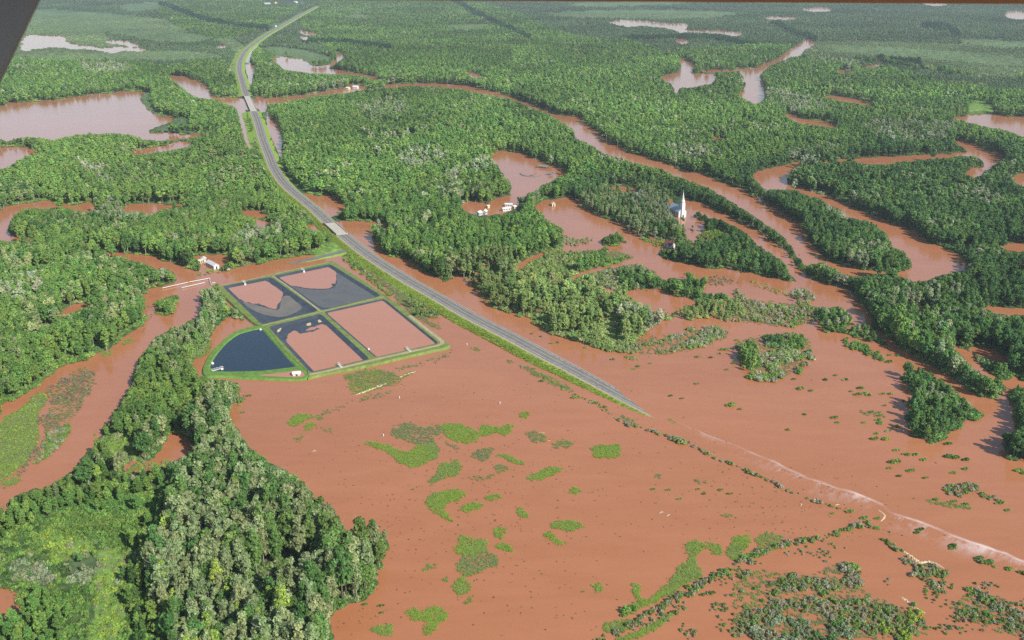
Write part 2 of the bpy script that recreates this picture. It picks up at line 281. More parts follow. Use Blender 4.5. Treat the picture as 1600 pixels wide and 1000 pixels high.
# isolated bushes standing in the water
SPOTS = parse('1135,547,3 1150,532,2 1158,540,2.5 1127,547,2.4 1148,568,2.6 1088,600,2 1048,619,2 1065,623,1.6 1142,634,4 1156,640,2 1135,578,2 1124,553,2 1110,559,2 1090,558,2.4 1290,594,2.8 1322,594,2.6 1250,608,3.2 1267,611,2.2 1345,607,3 1352,615,2.8 1341,617,3 1358,618,2.4 1378,616,2.2 1391,616,2.4 1330,612,1.8 1411,627,2 1382,634,1.6 1361,644,2.2 1373,645,1.8 1374,650,2.4 1304,653,2.6 1308,661,2 1373,657,2.4 1375,662,3 1350,661,2 1401,667,2.6 1387,674,2 1369,678,2 1365,686,2.8 1383,687,3 1457,693,2 1481,694,2.6 1232,672,2 1257,648,1.8 1400,704,2.2 1412,710,1.8 1418,711,2.2 1430,711,2.4 1442,719,2.2 1399,723,4 1423,736,2.8 1405,744,1.8 1390,732,2 1482,714,3 1494,716,3.4 1510,719,2.8 1490,739,2.2 1508,733,2.4 1590,736,3 1600,740,2.6 1446,747,1.8 1462,781,2 1490,784,2 1507,789,2.2 1574,798,2 1438,828,2.2 1488,854,2.6 1530,873,2.8 1545,880,3.2 1576,890,2.6 1350,810,2.4 1371,811,2 1370,826,2.4 1328,800,2.6 1060,780,1.6 1090,765,1.6 1100,772,1.8 1125,766,1.8 1140,772,1.8 1020,765,1.6 1044,766,1.6 846,596,2 833,577,1.6 880,609,2 897,622,2.4 906,622,2 924,629,2.4 930,630,2 944,637,2.4 985,553,2 958,562,2.2 996,573,2.2 990,577,1.8 1015,568,1.6 870,536,2 914,544,2.2 861,537,1.6 830,522,1.6 845,526,1.6 978,955,4.5 975,962,2.2 596,958,1.4 595,947,1.6 570,945,1.5 374,633,2 388,619,2 377,645,1.8 645,765,1.2 1350,540,2.4 1405,556,2.6 1388,566,3 1371,551,2.4 1390,555,2 1305,587,1.8 1240,593,2 910,925,1 888,815,.8 1432,833,2 1488,858,2 1300,803,1.5 1515,932,2 1110,928,2.6 1098,930,2 1130,945,1.8 1160,925,1.8 1180,920,2 1205,915,2')
# ---- kept clear: highway, lagoons, causeway
ROAD = parse('497,9 480,18 455,32 436,43 417,54 400,66 386,77 377,90 374,108 379,127 385,148 391,161 397,175 403,190 412,220 422,245 430,265 450,292 487,322 525,357 560,386 585,404 630,433 690,467 740,496 800,526 840,548 900,579 950,607 990,628 1035,651 1100,678 1200,717 1295,757 1375,786 1450,818 1550,857 1600,877')
paint(None, 0, 0, None, None, mask=stroke_mask(ROAD[:7], [5, 5, 7, 8, 9, 9, 11]))
paint(None, 0, 0, None, None, mask=stroke_mask(ROAD[6:20], [11, 14, 16, 18, 18, 18, 18, 19, 20, 20, 22, 24, 26, 28]))
paint(None, 0, 0, None, None, mask=stroke_mask(ROAD[19:30], [28, 30, 32, 34, 34, 34, 36, 38, 40, 40, 40]))
LAGO = '338,450 348,441 425,424 515,406 524,411 604,461 698,532 706,538 700,546 590,570 490,590 440,594 340,592 316,587 310,575 318,558 332,540 352,522 378,510 395,506 375,485'
paint(LAGO, 0, 0, None, 0, 0)
paint(None, 0, 0, None, None, mask=stroke_mask(parse('545,392 500,401 440,412 400,420'), 10))
paint(None, 0, 0, None, 0, mask=stroke_mask(parse('400,420 345,433 300,444 262,455 228,466'), 16))
m = fill_mask(parse('490,403 520,396 548,389 540,378 530,364 522,372 510,384 488,396'), 0); HT[m] = 0; DN[m] = 0; KD[m] = 7; LD[m] = 1
_e = blur((HT > 0), 9); _c = blur(fill_mask(parse(LAGO)), 5) + blur(stroke_mask(ROAD, 44), 5)
m = (HT < .1) & (LD < .5) & (_e > .06) & (_c < .02) & (np.arange(Hh)[:, None] > 290); m[:, :] &= ~fill_mask(parse('110,735 230,540 313,455 250,500 60,760'), 0)
SHORE = m
# small clearings round the buildings
for s in ('1046,312 1058,308 1068,312 1068,350 1064,352 1056,340 1046,330', '1034,376 1046,376 1054,388 1040,390', '742,322 765,320 764,340 744,340', '783,316 812,314 814,330 786,334', '308,398 330,400 342,418 336,424 314,410', '568,133 545,133 540,140 572,139', '412,2 470,0 476,6 412,8', '426,37 436,37 436,44 426,44', '855,308 868,308 868,324 856,324'):
    m = fill_mask(parse(s), 0); HT[m] = 0; DN[m] = 0
# ---- grass standing out of the shallow flood: polygons and greyness (0 fresh, 1 grey seedheads)
GRASS = [('545,592 560,580 600,578 620,586 628,592 610,602 580,612 556,617 546,606', .5), ('535,588 552,584 550,596', .5), ('625,588 650,578 640,586 622,594', .3),
 ('450,660 465,648 488,649 491,651 476,658 462,667 452,664', .05), ('474,666 488,660 494,664 486,670 476,672', .1), ('456,688 474,678 472,684 460,690', .5), ('490,650 506,650 500,656', .4), ('500,668 520,670 512,676', .6),
 ('570,693 582,692 610,697 625,706 640,706 650,698 665,694 680,696 684,712 672,720 650,730 632,727 617,718 605,707 590,701', .0),
 ('610,672 630,663 650,663 662,668 680,664 692,668 690,678 676,682 684,694 685,712 676,722 668,705 655,697 632,690 616,681', .75),
 ('690,666 710,662 728,667 742,674 750,681 740,691 720,692 704,686 692,676', .0), ('684,680 700,688 722,702 716,704 696,696', .9), ('752,664 768,667 790,666 806,662 816,659 800,667 794,680 770,677 752,683', .0),
 ('683,738 690,726 704,722 716,720 720,730 712,744 696,747 676,755 670,754', .3), ('706,722 720,720 722,738 710,746', .85), ('730,748 745,742 770,740 778,744 760,750 736,752', .8), ('735,710 752,702 770,701 768,712 756,722 742,716', .75), ('772,712 790,709 802,716 818,722 808,726 794,718', .25), ('775,726 790,726 792,738 776,738', .6), ('812,647 824,644 826,652 812,654', .05), ('822,676 834,672 850,680 852,688 838,693 826,686', .7), ('864,695 880,689 897,692 892,699 872,701', .6), ('926,698 950,696 969,694 966,714 945,716 930,715', .05),
 ('826,744 846,736 862,730 882,731 868,740 846,750 830,750', .0), ('888,766 900,762 911,766 902,771 890,769', .0), ('665,788 672,774 690,768 712,766 728,772 715,783 700,787 695,796 704,808 711,818 690,808 676,800', .0), ('718,796 734,787 756,788 744,797 728,800', .0), ('758,778 772,773 786,774 770,782', .15), ('808,795 816,793 826,806 818,809 810,803', .05), ('769,828 782,824 792,829 784,840 774,838', .1), ('860,820 872,814 886,813 904,818 912,824 895,830 880,829 864,826', .0), ('850,835 862,831 870,842 888,851 874,852 862,846', .05), ('720,838 734,838 740,844 760,844 758,858 746,866 720,868 706,856 716,856', .1), ('774,852 788,850 803,858 796,863 780,858', .05), ('722,860 745,852 765,862 782,874 770,888 745,896 728,902 714,888 716,874', .55), ('708,912 722,902 736,914 732,926 714,928', .1), ('726,940 738,936 734,944', .1), ('634,956 645,952 662,954 680,948 700,958 694,970 684,974 676,988 664,994 660,988 668,972 645,970', .0), ('662,886 680,882 676,890 664,892', .4), ('688,904 702,906 698,910', .4), ('580,984 600,976 614,978 610,992 590,992', .2), ('926,914 944,916 936,925 928,922', .3),
 ('985,918 998,914 1004,936 1020,934 1040,914 1056,898 1060,884 1078,872 1072,858 1070,850 1085,845 1104,848 1120,850 1130,860 1118,868 1106,856 1090,866 1086,880 1094,890 1096,902 1070,914 1050,928 1020,942 996,955 975,962 980,945 996,940', .15), ('1142,850 1150,838 1172,838 1172,848 1160,862 1148,876 1136,868', .2), ('1180,842 1196,832 1214,834 1224,848 1206,858 1190,860', .45), ('1160,868 1200,856 1196,864 1160,878', .3), ('940,980 975,968 990,975 960,990', .2), ('1000,985 1030,968 1058,955 1045,968 1010,992 985,1000 960,1000', .15),
 ('812,568 840,580 870,594 900,612 885,610 850,594 815,575', .5), ('1086,748 1120,760 1096,760', .9), ('1015,740 1040,742 1030,748', .8), ('1120,800 1160,806 1140,810', .8), ('740,542 752,546 748,550 736,546', .5), ('790,560 805,566 798,568', .6), ('620,574 660,566 700,552 722,548 700,557 660,570 626,580', .85), ('560,622 600,612 625,606 600,620 568,628', .85), ('500,645 540,632 560,622 540,636 505,650', .9),
 ('540,398 556,396 580,412 612,432 640,455 655,468 648,482 625,466 590,440 560,422', .6), ('610,440 650,462 660,480 640,474 620,458', .5), ('600,440 640,460 660,490 690,515 680,512 640,490', .75), ('0,664 30,641 60,614 74,625 58,650 60,682 48,714 20,738 0,744', .35), ('96,596 132,574 148,592 140,616 110,655 70,690 76,640', .88), ('74,690 104,664 110,672 90,700 60,722', .3), ('0,752 26,748 30,753 10,760', .2), ('156,556 176,547 168,555', .2), ('190,536 213,527 200,537', .2), ('300,558 322,538 330,540 318,558', .4), ('405,80 440,76 500,86 518,93 500,100 470,92 440,88', .6), ('1508,178 1516,163 1535,159 1551,170 1548,177', .3), ('1040,652 1060,662 1050,660', .3), ('960,645 1000,662 985,664', .6), ('60,840 120,825 150,845 140,870 90,880', .6), ('196,735 214,724 206,745', .3), ('1150,905 1200,892 1260,900 1310,880 1345,900 1352,925 1410,950 1448,970 1420,1000 1170,1000 1150,975', .82), ('1480,950 1540,928 1600,962 1600,1000', .9), ('1160,530 1250,522 1268,556 1225,590 1190,590 1150,550', .85), ('960,532 1050,524 1125,512 1130,530 1050,552 985,552', .85), ('1140,470 1250,476 1290,490 1240,510 1150,500', .82), ('850,400 950,392 985,404 900,424 830,432', .7), ('890,440 985,414 1030,434 960,452', .75), ('1450,782 1520,792 1515,797 1460,788', .6), ('1340,640 1390,652 1380,656 1345,645', .8)]
import bpy, bmesh
from mathutils import Vector
scene = bpy.context.scene
COL = scene.collection
from mathutils.geometry import tessellate_polygon
# organic shorelines: the survey is looked up with a small wobble
_j = np.mgrid[0:Hh, 0:W].astype(np.float32)
_w = np.clip(0.5 + (_j[0]) / 260.0, 0.4, 3.2)
_dx = ((vnoise(Hh, W, 7, 1) - .5) * 2.2 + (vnoise(Hh, W, 17, 2) - .5) * 2.6) * _w
_dy = ((vnoise(Hh, W, 7, 3) - .5) * 1.4 + (vnoise(Hh, W, 17, 4) - .5) * 1.4) * _w
_lag = blur(fill_mask(parse(LAGO)), 6); _rd = blur(stroke_mask(ROAD, 60), 8)
_k = 1 - np.clip(_lag * 2 + _rd * 2, 0, 1)
_iy = np.clip(_j[0] + _dy * _k, 0, Hh - 1).astype(int); _ix = np.clip(_j[1] + _dx * _k, 0, W - 1).astype(int)
HT = HT[_iy, _ix]; DN = DN[_iy, _ix]; KD = KD[_iy, _ix]; LD = LD[_iy, _ix]
LDs = np.clip((blur(LD, 5) - .30) / .70, 0, 1)
def look(A, px, py):
    return A[np.clip(py.astype(int), 0, Hh - 1), np.clip(px.astype(int), 0, W - 1)]

# ---------------------------------------------------------------- helpers
def tag(o, label, cat, group=None, kind=None):
    o['label'] = label; o['category'] = cat
    if group: o['group'] = group
    if kind: o['kind'] = kind
    return o
def mesh_from(name, V, F, mats=(), mi=None, smooth_=False):
    me = bpy.data.meshes.new(name)
    me.from_pydata([tuple(map(float, v)) for v in V], [], [tuple(map(int, f)) for f in F])
    for m in mats: me.materials.append(m)
    if mi is not None: me.polygons.foreach_set('material_index', np.array(mi, np.int32))
    if smooth_: me.polygons.foreach_set('use_smooth', np.ones(len(F), bool))
    me.update(); return me
def flat(name, V, mat):
    """a level sheet with any outline"""
    F = tessellate_polygon([[Vector(v) for v in V]]); out = []
    for f in F:
        a, b, c = (Vector(V[i]) for i in f); out.append(tuple(f) if (b-a).cross(c-a).z > 0 else tuple(f)[::-1])
    return mesh_from(name, V, out, [mat])
def link(name, me, parent=None):
    o = bpy.data.objects.new(name, me); COL.objects.link(o)
    if parent: o.parent = parent
    return o
def empty(name, loc, rz=0.0):
    o = bpy.data.objects.new(name, None); COL.objects.link(o)
    o.location = loc; o.rotation_euler = (0, 0, rz); o.empty_display_size = 1
    return o
class MB:
    def __init__(s): s.V = []; s.F = []
    def add(s, V, F):
        n = len(s.V); s.V += [tuple(v) for v in V]; s.F += [tuple(i + n for i in f) for f in F]
    def box(s, x0, x1, y0, y1, z0, z1):
        s.add([(x0,y0,z0),(x1,y0,z0),(x1,y1,z0),(x0,y1,z0),(x0,y0,z1),(x1,y0,z1),(x1,y1,z1),(x0,y1,z1)],
              [(3,2,1,0),(4,5,6,7),(0,1,5,4),(1,2,6,5),(2,3,7,6),(3,0,4,7)])
    def prism(s, pts, z0, z1):
        n = len(pts)
        s.add([(p[0],p[1],z0) for p in pts] + [(p[0],p[1],z1) for p in pts],
              [tuple(range(n))[::-1], tuple(range(n, 2*n))] + [(i, (i+1) % n, n+(i+1) % n, n+i) for i in range(n)])
    def tube(s, pts, rads, n=7):
        pts = [Vector(p) for p in pts]; base = len(s.V)
        for i, p in enumerate(pts):
            d = (pts[min(i+1, len(pts)-1)] - pts[max(i-1, 0)]).normalized()
            a = d.cross(Vector((0.3, 1, 0.1))).normalized(); b = d.cross(a)
            for k in range(n):
                t = 2*math.pi*k/n
                s.V.append(tuple(p + (a*math.cos(t) + b*math.sin(t)) * rads[i]))
        for i in range(len(pts)-1):
            for k in range(n):
                s.F.append((base+i*n+k, base+i*n+(k+1) % n, base+(i+1)*n+(k+1) % n, base+(i+1)*n+k))
        s.F.append(tuple(base + k for k in range(n))[::-1]); s.F.append(tuple(base + (len(pts)-1)*n + k for k in range(n)))
    def gable(s, x0, x1, y0, y1, z0, z1, over=.4, th=.18):
        """two roof slabs, ridge along y"""
        xm = (x0+x1)/2
        for sx in (-1, 1):
            xe = xm + sx*((x1-x0)/2 + over); dz = (z1-z0)*over/((x1-x0)/2)
            s.add([(xm,y0-over,z1),(xe,y0-over,z0-dz),(xe,y1+over,z0-dz),(xm,y1+over,z1),(xm,y0-over,z1+th),(xe,y0-over,z0-dz+th),(xe,y1+over,z0-dz+th),(xm,y1+over,z1+th)],
                  [(0,1,2,3),(7,6,5,4),(0,4,5,1),(1,5,6,2),(2,6,7,3),(3,7,4,0)])
    def gwall(s, x0, x1, y0, y1, z0, ze, zr):
        """gabled body, ridge along y"""
        xm = (x0+x1)/2
        P = [(x0,z0),(x1,z0),(x1,ze),(xm,zr),(x0,ze)]
        s.add([(p[0],y0,p[1]) for p in P] + [(p[0],y1,p[1]) for p in P],
              [(0,1,2,3,4),(9,8,7,6,5),(0,5,6,1),(1,6,7,2),(2,7,8,3),(3,8,9,4),(4,9,5,0)])
    def put(s, name, mat, parent=None, sm=False):
        return link(name, mesh_from(name, s.V, s.F, [mat], None, sm), parent)

# ---------------------------------------------------------------- materials
def newmat(name):
    m = bpy.data.materials.new(name); m.use_nodes = True
    nt = m.node_tree; nt.nodes.clear()
    return m, nt, nt.nodes, nt.links
def N(ns, t, **k):
    n = ns.new(t)
    for a, b in k.items(): setattr(n, a, b)
    return n
def plain(name, col, rough=.8, var=.25, scale=.5, spec=.3, col2=None, bump=0, detail=6, obj=False):
    m, nt, ns, ls = newmat(name)
    out = N(ns, 'ShaderNodeOutputMaterial'); p = N(ns, 'ShaderNodeBsdfPrincipled')
    tc = N(ns, 'ShaderNodeTexCoord'); no = N(ns, 'ShaderNodeTexNoise'); no.inputs['Scale'].default_value = scale; no.inputs['Detail'].default_value = detail
    no.inputs['Roughness'].default_value = .65
    ls.new(tc.outputs['Object'], no.inputs['Vector'])
    r = N(ns, 'ShaderNodeMix', data_type='RGBA')
    c2 = col2 if col2 else tuple(c*(1-var) for c in col)
    c1 = col if col2 else tuple(c*(1+var) for c in col)
    r.inputs[6].default_value = (*c2, 1); r.inputs[7].default_value = (*c1, 1)
    mr = N(ns, 'ShaderNodeMapRange'); mr.inputs[1].default_value = .3; mr.inputs[2].default_value = .7
    ls.new(no.outputs['Fac'], mr.inputs[0]); ls.new(mr.outputs[0], r.inputs[0])
    ls.new(r.outputs[2], p.inputs['Base Color']); p.inputs['Roughness'].default_value = rough
    p.inputs['Specular IOR Level'].default_value = spec
    if bump:
        b = N(ns, 'ShaderNodeBump'); b.inputs['Strength'].default_value = bump; b.inputs['Distance'].default_value = .2
        ls.new(no.outputs['Fac'], b.inputs['Height']); ls.new(b.outputs[0], p.inputs['Normal'])
    ls.new(p.outputs[0], out.inputs[0]); return m
def leafmat(name, inst, jitter=.35, trans=.28):
    """foliage: colour comes with the plant (instance attribute or object colour), every leaf clump a little different"""
    m, nt, ns, ls = newmat(name)
    out = N(ns, 'ShaderNodeOutputMaterial')
    if inst:
        a = N(ns, 'ShaderNodeAttribute', attribute_type='INSTANCER', attribute_name='tone'); c = a.outputs['Color']
    else:
        a = N(ns, 'ShaderNodeObjectInfo'); c = a.outputs['Color']
    g = N(ns, 'ShaderNodeNewGeometry')
    mr = N(ns, 'ShaderNodeMapRange'); mr.inputs[3].default_value = 1 - jitter; mr.inputs[4].default_value = 1 + jitter
    ls.new(g.outputs['Random Per Island'], mr.inputs[0])
    hs = N(ns, 'ShaderNodeHueSaturation'); ls.new(c, hs.inputs['Color']); ls.new(mr.outputs[0], hs.inputs['Value'])
    d = N(ns, 'ShaderNodeBsdfDiffuse'); t = N(ns, 'ShaderNodeBsdfTranslucent'); mx = N(ns, 'ShaderNodeMixShader'); mx.inputs[0].default_value = trans
    ls.new(hs.outputs[0], d.inputs[0]); ls.new(hs.outputs[0], t.inputs[0])
    ls.new(d.outputs[0], mx.inputs[1]); ls.new(t.outputs[0], mx.inputs[2]); ls.new(mx.outputs[0], out.inputs[0])
    return m
M_LEAF_I = leafmat('foliage_far', True); M_LEAF_O = leafmat('foliage', False)
M_GRASS_I = leafmat('grass_blades', True, .12, .4)
M_TWIG = plain('twigs', (.20, .15, .12), .9, .3, 3)
M_BARK = plain('bark_grey', (.36, .34, .28), .9, .35, 2.0)
M_BARKD = plain('bark_brown', (.13, .10, .07), .9, .35, 2.0)
M_ASPH = plain('asphalt', (.165, .158, .148), .85, .18, .15)
M_SHOULD = plain('gravel_shoulder', (.34, .28, .19), .95, .25, .6)
M_LINEW = plain('road_paint_white', (.62, .62, .60), .7, .15, .8)
M_LINEY = plain('road_paint_yellow', (.55, .42, .12), .7, .2, .8)
M_VERGE = plain('verge_grass', (.22, .33, .05), .9, .3, .35, .1, bump=.5)
M_DIKE = plain('dike_grass', (.155, .205, .055), .9, .3, .3, .1, bump=.5)
M_DIKEG = plain('dike_grass_green', (.12, .22, .045), .9, .3, .3, .1, bump=.5)
M_CREST = plain('crest_track', (.36, .29, .175), .95, .2, .4, .1)
M_LINER = plain('pond_liner', (.045, .056, .070), .6, .3, .12, .4)
M_SILT = plain('pond_silt', (.085, .094, .100), .9, 0, .09, .2, col2=(.125, .128, .125), detail=10)
M_SILTB = plain('pond_silt_brown', (.115, .115, .108), .9, 0, .07, .2, col2=(.20, .175, .14), detail=10)
M_WHITE = plain('white_paint', (.60, .60, .58), .5, .06, 1.5)
M_CREAM = plain('cream_paint', (.70, .62, .45), .6, .08, 1.5)
M_CONC = plain('concrete', (.44, .40, .32), .9, .18, .5)
M_ROOFG = plain('roof_blue_grey', (.36, .41, .45), .5, .12, 1.2)
M_ROOFB = plain('roof_maroon', (.17, .065, .055), .8, .2, 1.5)
M_ROOFGR = plain('roof_green_grey', (.17, .21, .18), .7, .2, 1.5)
M_YEL = plain('yellow_paint', (.75, .55, .06), .5, .1, 1)
M_DARK = plain('dark_opening', (.02, .022, .025), .3, .1, 1)
M_DRIFT = plain('bleached_debris', (.52, .40, .24), .95, .3, .8)
M_EARTH = plain('red_earth', (.38, .16, .09), .95, .25, .3)
M_STRUT = plain('painted_metal_grey', (.15, .20, .23), .6, .06, 8, .3)
M_WING = plain('wing_paint_brown', (.19, .17, .14), .55, .1, 8, .4)

def water_mat(name, c1, c2, rough, wave=.05, streak=True):
    m, nt, ns, ls = newmat(name)
    out = N(ns, 'ShaderNodeOutputMaterial'); p = N(ns, 'ShaderNodeBsdfPrincipled')
    tc = N(ns, 'ShaderNodeTexCoord')
    mp = N(ns, 'ShaderNodeMapping'); mp.inputs['Scale'].default_value = (.006, .014, 1); mp.inputs['Rotation'].default_value = (0, 0, .5)
    ls.new(tc.outputs['Object'], mp.inputs['Vector'])
    n1 = N(ns, 'ShaderNodeTexNoise'); n1.inputs['Scale'].default_value = 1; n1.inputs['Detail'].default_value = 7; n1.inputs['Roughness'].default_value = .6; n1.inputs['Distortion'].default_value = .6
    ls.new(mp.outputs[0], n1.inputs['Vector'])
    mp3 = N(ns, 'ShaderNodeMapping'); mp3.inputs['Scale'].default_value = (.03, .11, 1); mp3.inputs['Rotation'].default_value = (0, 0, .6); ls.new(tc.outputs['Object'], mp3.inputs['Vector'])
    n3 = N(ns, 'ShaderNodeTexNoise'); n3.inputs['Scale'].default_value = 1; n3.inputs['Detail'].default_value = 5; n3.inputs['Distortion'].default_value = 1.2; ls.new(mp3.outputs[0], n3.inputs['Vector'])
    av = N(ns, 'ShaderNodeMix', data_type='FLOAT'); av.inputs[0].default_value = .38; ls.new(n1.outputs['Fac'], av.inputs[2]); ls.new(n3.outputs['Fac'], av.inputs[3])
    mr = N(ns, 'ShaderNodeMapRange'); mr.inputs[1].default_value = .36; mr.inputs[2].default_value = .64
    ls.new(av.outputs[0], mr.inputs[0])
    r = N(ns, 'ShaderNodeMix', data_type='RGBA'); r.inputs[6].default_value = (*c1, 1); r.inputs[7].default_value = (*c2, 1)
    ls.new(mr.outputs[0], r.inputs[0]); ls.new(r.outputs[2], p.inputs['Base Color'])
    p.inputs['Roughness'].default_value = rough; p.inputs['IOR'].default_value = 1.33
    n2 = N(ns, 'ShaderNodeTexNoise'); n2.inputs['Scale'].default_value = .45; n2.inputs['Detail'].default_value = 4
    ls.new(tc.outputs['Object'], n2.inputs['Vector'])
    b = N(ns, 'ShaderNodeBump'); b.inputs['Strength'].default_value = wave; b.inputs['Distance'].default_value = .5
    ls.new(n2.outputs['Fac'], b.inputs['Height']); ls.new(b.outputs[0], p.inputs['Normal'])
    ls.new(p.outputs[0], out.inputs[0]); return m
M_FLOOD = water_mat('muddy_flood_water', (.355, .138, .058), (.405, .163, .075), .15)
M_PONDR = water_mat('muddy_pond_water', (.41, .178, .098), (.435, .19, .108), .1, .02)
M_PONDB = water_mat('dark_pond_water', (.016, .030, .041), (.019, .034, .046), .08, .02)

# ---------------------------------------------------------------- plant shapes (height 1)
def quads(C, Nn, size, r, aspect=.75, jit=.3):
    """one bent leaf clump per centre"""
    n = len(C)
    t = np.cross(Nn, r.normal(size=(n, 3))); t /= np.linalg.norm(t, axis=1)[:, None] + 1e-9
    b = np.cross(Nn, t)
    s = size * r.uniform(.6, 1.35, n)[:, None]
    V = np.empty((n, 4, 3))
    for k, (a, c) in enumerate(((-1, -1), (1, -1), (1, 1), (-1, 1))):
        V[:, k] = C + t*s*a*(.5 + jit*r.uniform(-.5, .5, (n, 1))) + b*s*c*aspect*(.5 + jit*r.uniform(-.5, .5, (n, 1)))
    return V.reshape(-1, 3), np.arange(n*4).reshape(-1, 4)
def crown(seed, lobes, per, size, rx, zc, rz, lobe_r, shape='egg'):
    r = np.random.default_rng(seed)
    Vs, Fs, off = [], [], 0
    for i in range(lobes):
        u = r.normal(size=3); u /= np.linalg.norm(u); q = r.uniform(.35, .9) ** .6
        c = np.array([u[0]*rx*q, u[1]*rx*q, zc + u[2]*rz*q])
        if shape == 'egg':
            tt = (c[2] - (zc - rz)) / (2*rz); w = 1.15 - .75*tt**1.4 if tt > .3 else .75 + .9*tt
            c[:2] *= w
        lr = lobe_r * r.uniform(.55, 1.45)
        d = r.normal(size=(per, 3)); d /= np.linalg.norm(d, axis=1)[:, None]
        d[:, 2] = np.where(d[:, 2] < -.35, -d[:, 2]*.6, d[:, 2])
        P = c + d*lr*np.array([1, 1, .85])*r.uniform(.5, 1.2, (per, 1))
        nn = d + r.normal(size=(per, 3))*.6 + np.array([0, 0, .35]); nn /= np.linalg.norm(nn, axis=1)[:, None]
        v, f = quads(P, nn, size, r); Vs.append(v); Fs.append(f + off); off += len(v)
    return np.concatenate(Vs), np.concatenate(Fs)
def trunk(seed, rad, top, limbs, zl, ll):
    r = random.Random(seed); mb = MB()
    lean = (r.uniform(-.03, .03), r.uniform(-.03, .03))
    mb.tube([(0, 0, -.03), (lean[0]*.4, lean[1]*.4, top*.45), (lean[0], lean[1], top)], [rad*1.25, rad*.8, rad*.25], 6)
    for i in range(limbs):
        z = zl + (top - zl) * (i + .5) / limbs * .9; a = r.uniform(0, 6.28); L = ll * r.uniform(.7, 1.2)
        p = (lean[0]*z/top, lean[1]*z/top, z)
        mb.tube([p, (p[0]+math.cos(a)*L*.55, p[1]+math.sin(a)*L*.55, z + L*.35), (p[0]+math.cos(a)*L, p[1]+math.sin(a)*L, z + L*.8)], [rad*.42, rad*.28, rad*.1], 4)
    return mb.V, mb.F
def tree_meshes(tag_, seed, kind, lod, mat):
    if kind == 'poplar':
        a = dict(lobes=(44, 18)[lod], per=(46, 22)[lod], size=(.042, .075)[lod], rx=.15, zc=.60, rz=.36, lobe_r=(.058, .066)[lod])
        t = (seed, .013, .9, 5, .3, .16)
    elif kind == 'round':
        a = dict(lobes=(50, 20)[lod], per=(50, 22)[lod], size=(.047, .085)[lod], rx=.28, zc=.60, rz=.29, lobe_r=(.078, .088)[lod], shape='ball')
        t = (seed, .02, .75, 5, .28, .24)
    else:   # tall broad
        a = dict(lobes=(50, 20)[lod], per=(48, 22)[lod], size=(.045, .08)[lod], rx=.22, zc=.58, rz=.37, lobe_r=(.066, .075)[lod])
        t = (seed, .017, .82, 5, .26, .2)
    V, F = crown(seed, **a)
    return V, F, t
def tree_object_meshes(i, kind, seed, bark):
    V, F, t = tree_meshes('n', seed, kind, 0, None)
    tv, tf = trunk(*t)
    return mesh_from('crown', V, F, [M_LEAF_O]), mesh_from('trunk', tv, tf, [bark], None, True)
NEAR_KINDS = ['poplar', 'poplar', 'poplar', 'poplar', 'broad', 'broad', 'broad', 'round', 'round']
NEAR = [tree_object_meshes(i, k, 40 + i, M_BARK if k == 'poplar' else M_BARKD) for i, k in enumerate(NEAR_KINDS)]
PROTO = bpy.data.collections.new('plant_shapes')
def proto(name, V, F, mats, mi=None):
    o = bpy.data.objects.new(name, mesh_from(name, V, F, mats, mi)); PROTO_CUR.objects.link(o)
def tree_proto(name, kind, seed, lod, bark):
    V, F, t = tree_meshes('f', seed, kind, lod, None)
    tv, tf = trunk(*t); n = len(V)
    F2 = [tuple(f) for f in F] + [tuple(i + n for i in f) for f in tf]
    proto(name, list(V) + list(tv), F2, [M_LEAF_I, bark], [0]*len(F) + [1]*len(tf))
TREES_C = bpy.data.collections.new('tree_shapes'); PROTO_CUR = TREES_C
for i, k in enumerate(NEAR_KINDS): tree_proto('t%02d' % i, k, 40 + i, 0, M_BARK if k == 'poplar' else M_BARKD)
for i, k in enumerate(['poplar', 'poplar', 'broad', 'broad', 'round', 'round']): tree_proto('t%02d' % (9 + i), k, 80 + i, 1, M_BARK if k == 'poplar' else M_BARKD)
def bush_geo(seed, lobes, per, size, rx, flat=.55):
    r = np.random.default_rng(seed); Vs, Fs, off = [], [], 0
    for i in range(lobes):
        a = r.uniform(0, 6.28); q = math.sqrt(r.uniform(0, 1)) * rx
        hh = r.uniform(.5, .85) * (1 - .35*q/rx)
        c = np.array([math.cos(a)*q, math.sin(a)*q, hh*.55])
        d = r.normal(size=(per, 3)); d /= np.linalg.norm(d, axis=1)[:, None]; d[:, 2] = np.abs(d[:, 2])*1.0 - .25
        P = c + d*np.array([.42, .42, hh*.55])*r.uniform(.6, 1.05, (per, 1)); P[:, 2] = np.maximum(P[:, 2], -.05)
        nn = d + r.normal(size=(per, 3))*.6 + np.array([0, 0, .3]); nn /= np.linalg.norm(nn, axis=1)[:, None]
        v, f = quads(P, nn, size, r); Vs.append(v); Fs.append(f + off); off += len(v)
    return np.concatenate(Vs), np.concatenate(Fs)
def sticks(seed, n, w, spread, zlo=.45):
    r = np.random.default_rng(seed); V, F = [], []
    for i in range(n):
        a = r.uniform(0, 6.28); q = r.uniform(0, spread*.5); b = r.uniform(0, 6.28); L = r.uniform(zlo, 1.0); o = r.uniform(.1, .5)*spread
        p = np.array([math.cos(a)*q, math.sin(a)*q, -.05]); e = p + np.array([math.cos(b)*o, math.sin(b)*o, L]); s = np.array([-math.sin(b), math.cos(b), 0])*w
        k = len(V); V += [p - s, p + s, e]; F.append((k, k+1, k+2))
    return V, F
BUSH = [bush_geo(200 + i, 9, 46, .19, .62) for i in range(5)]
BUSH_ME = [mesh_from('bush', V, F, [M_LEAF_O]) for V, F in BUSH]
BUSH_C = bpy.data.collections.new('bush_shapes'); PROTO_CUR = BUSH_C
for i, (V, F) in enumerate(BUSH): proto('b%02d' % i, V, F, [M_LEAF_I])
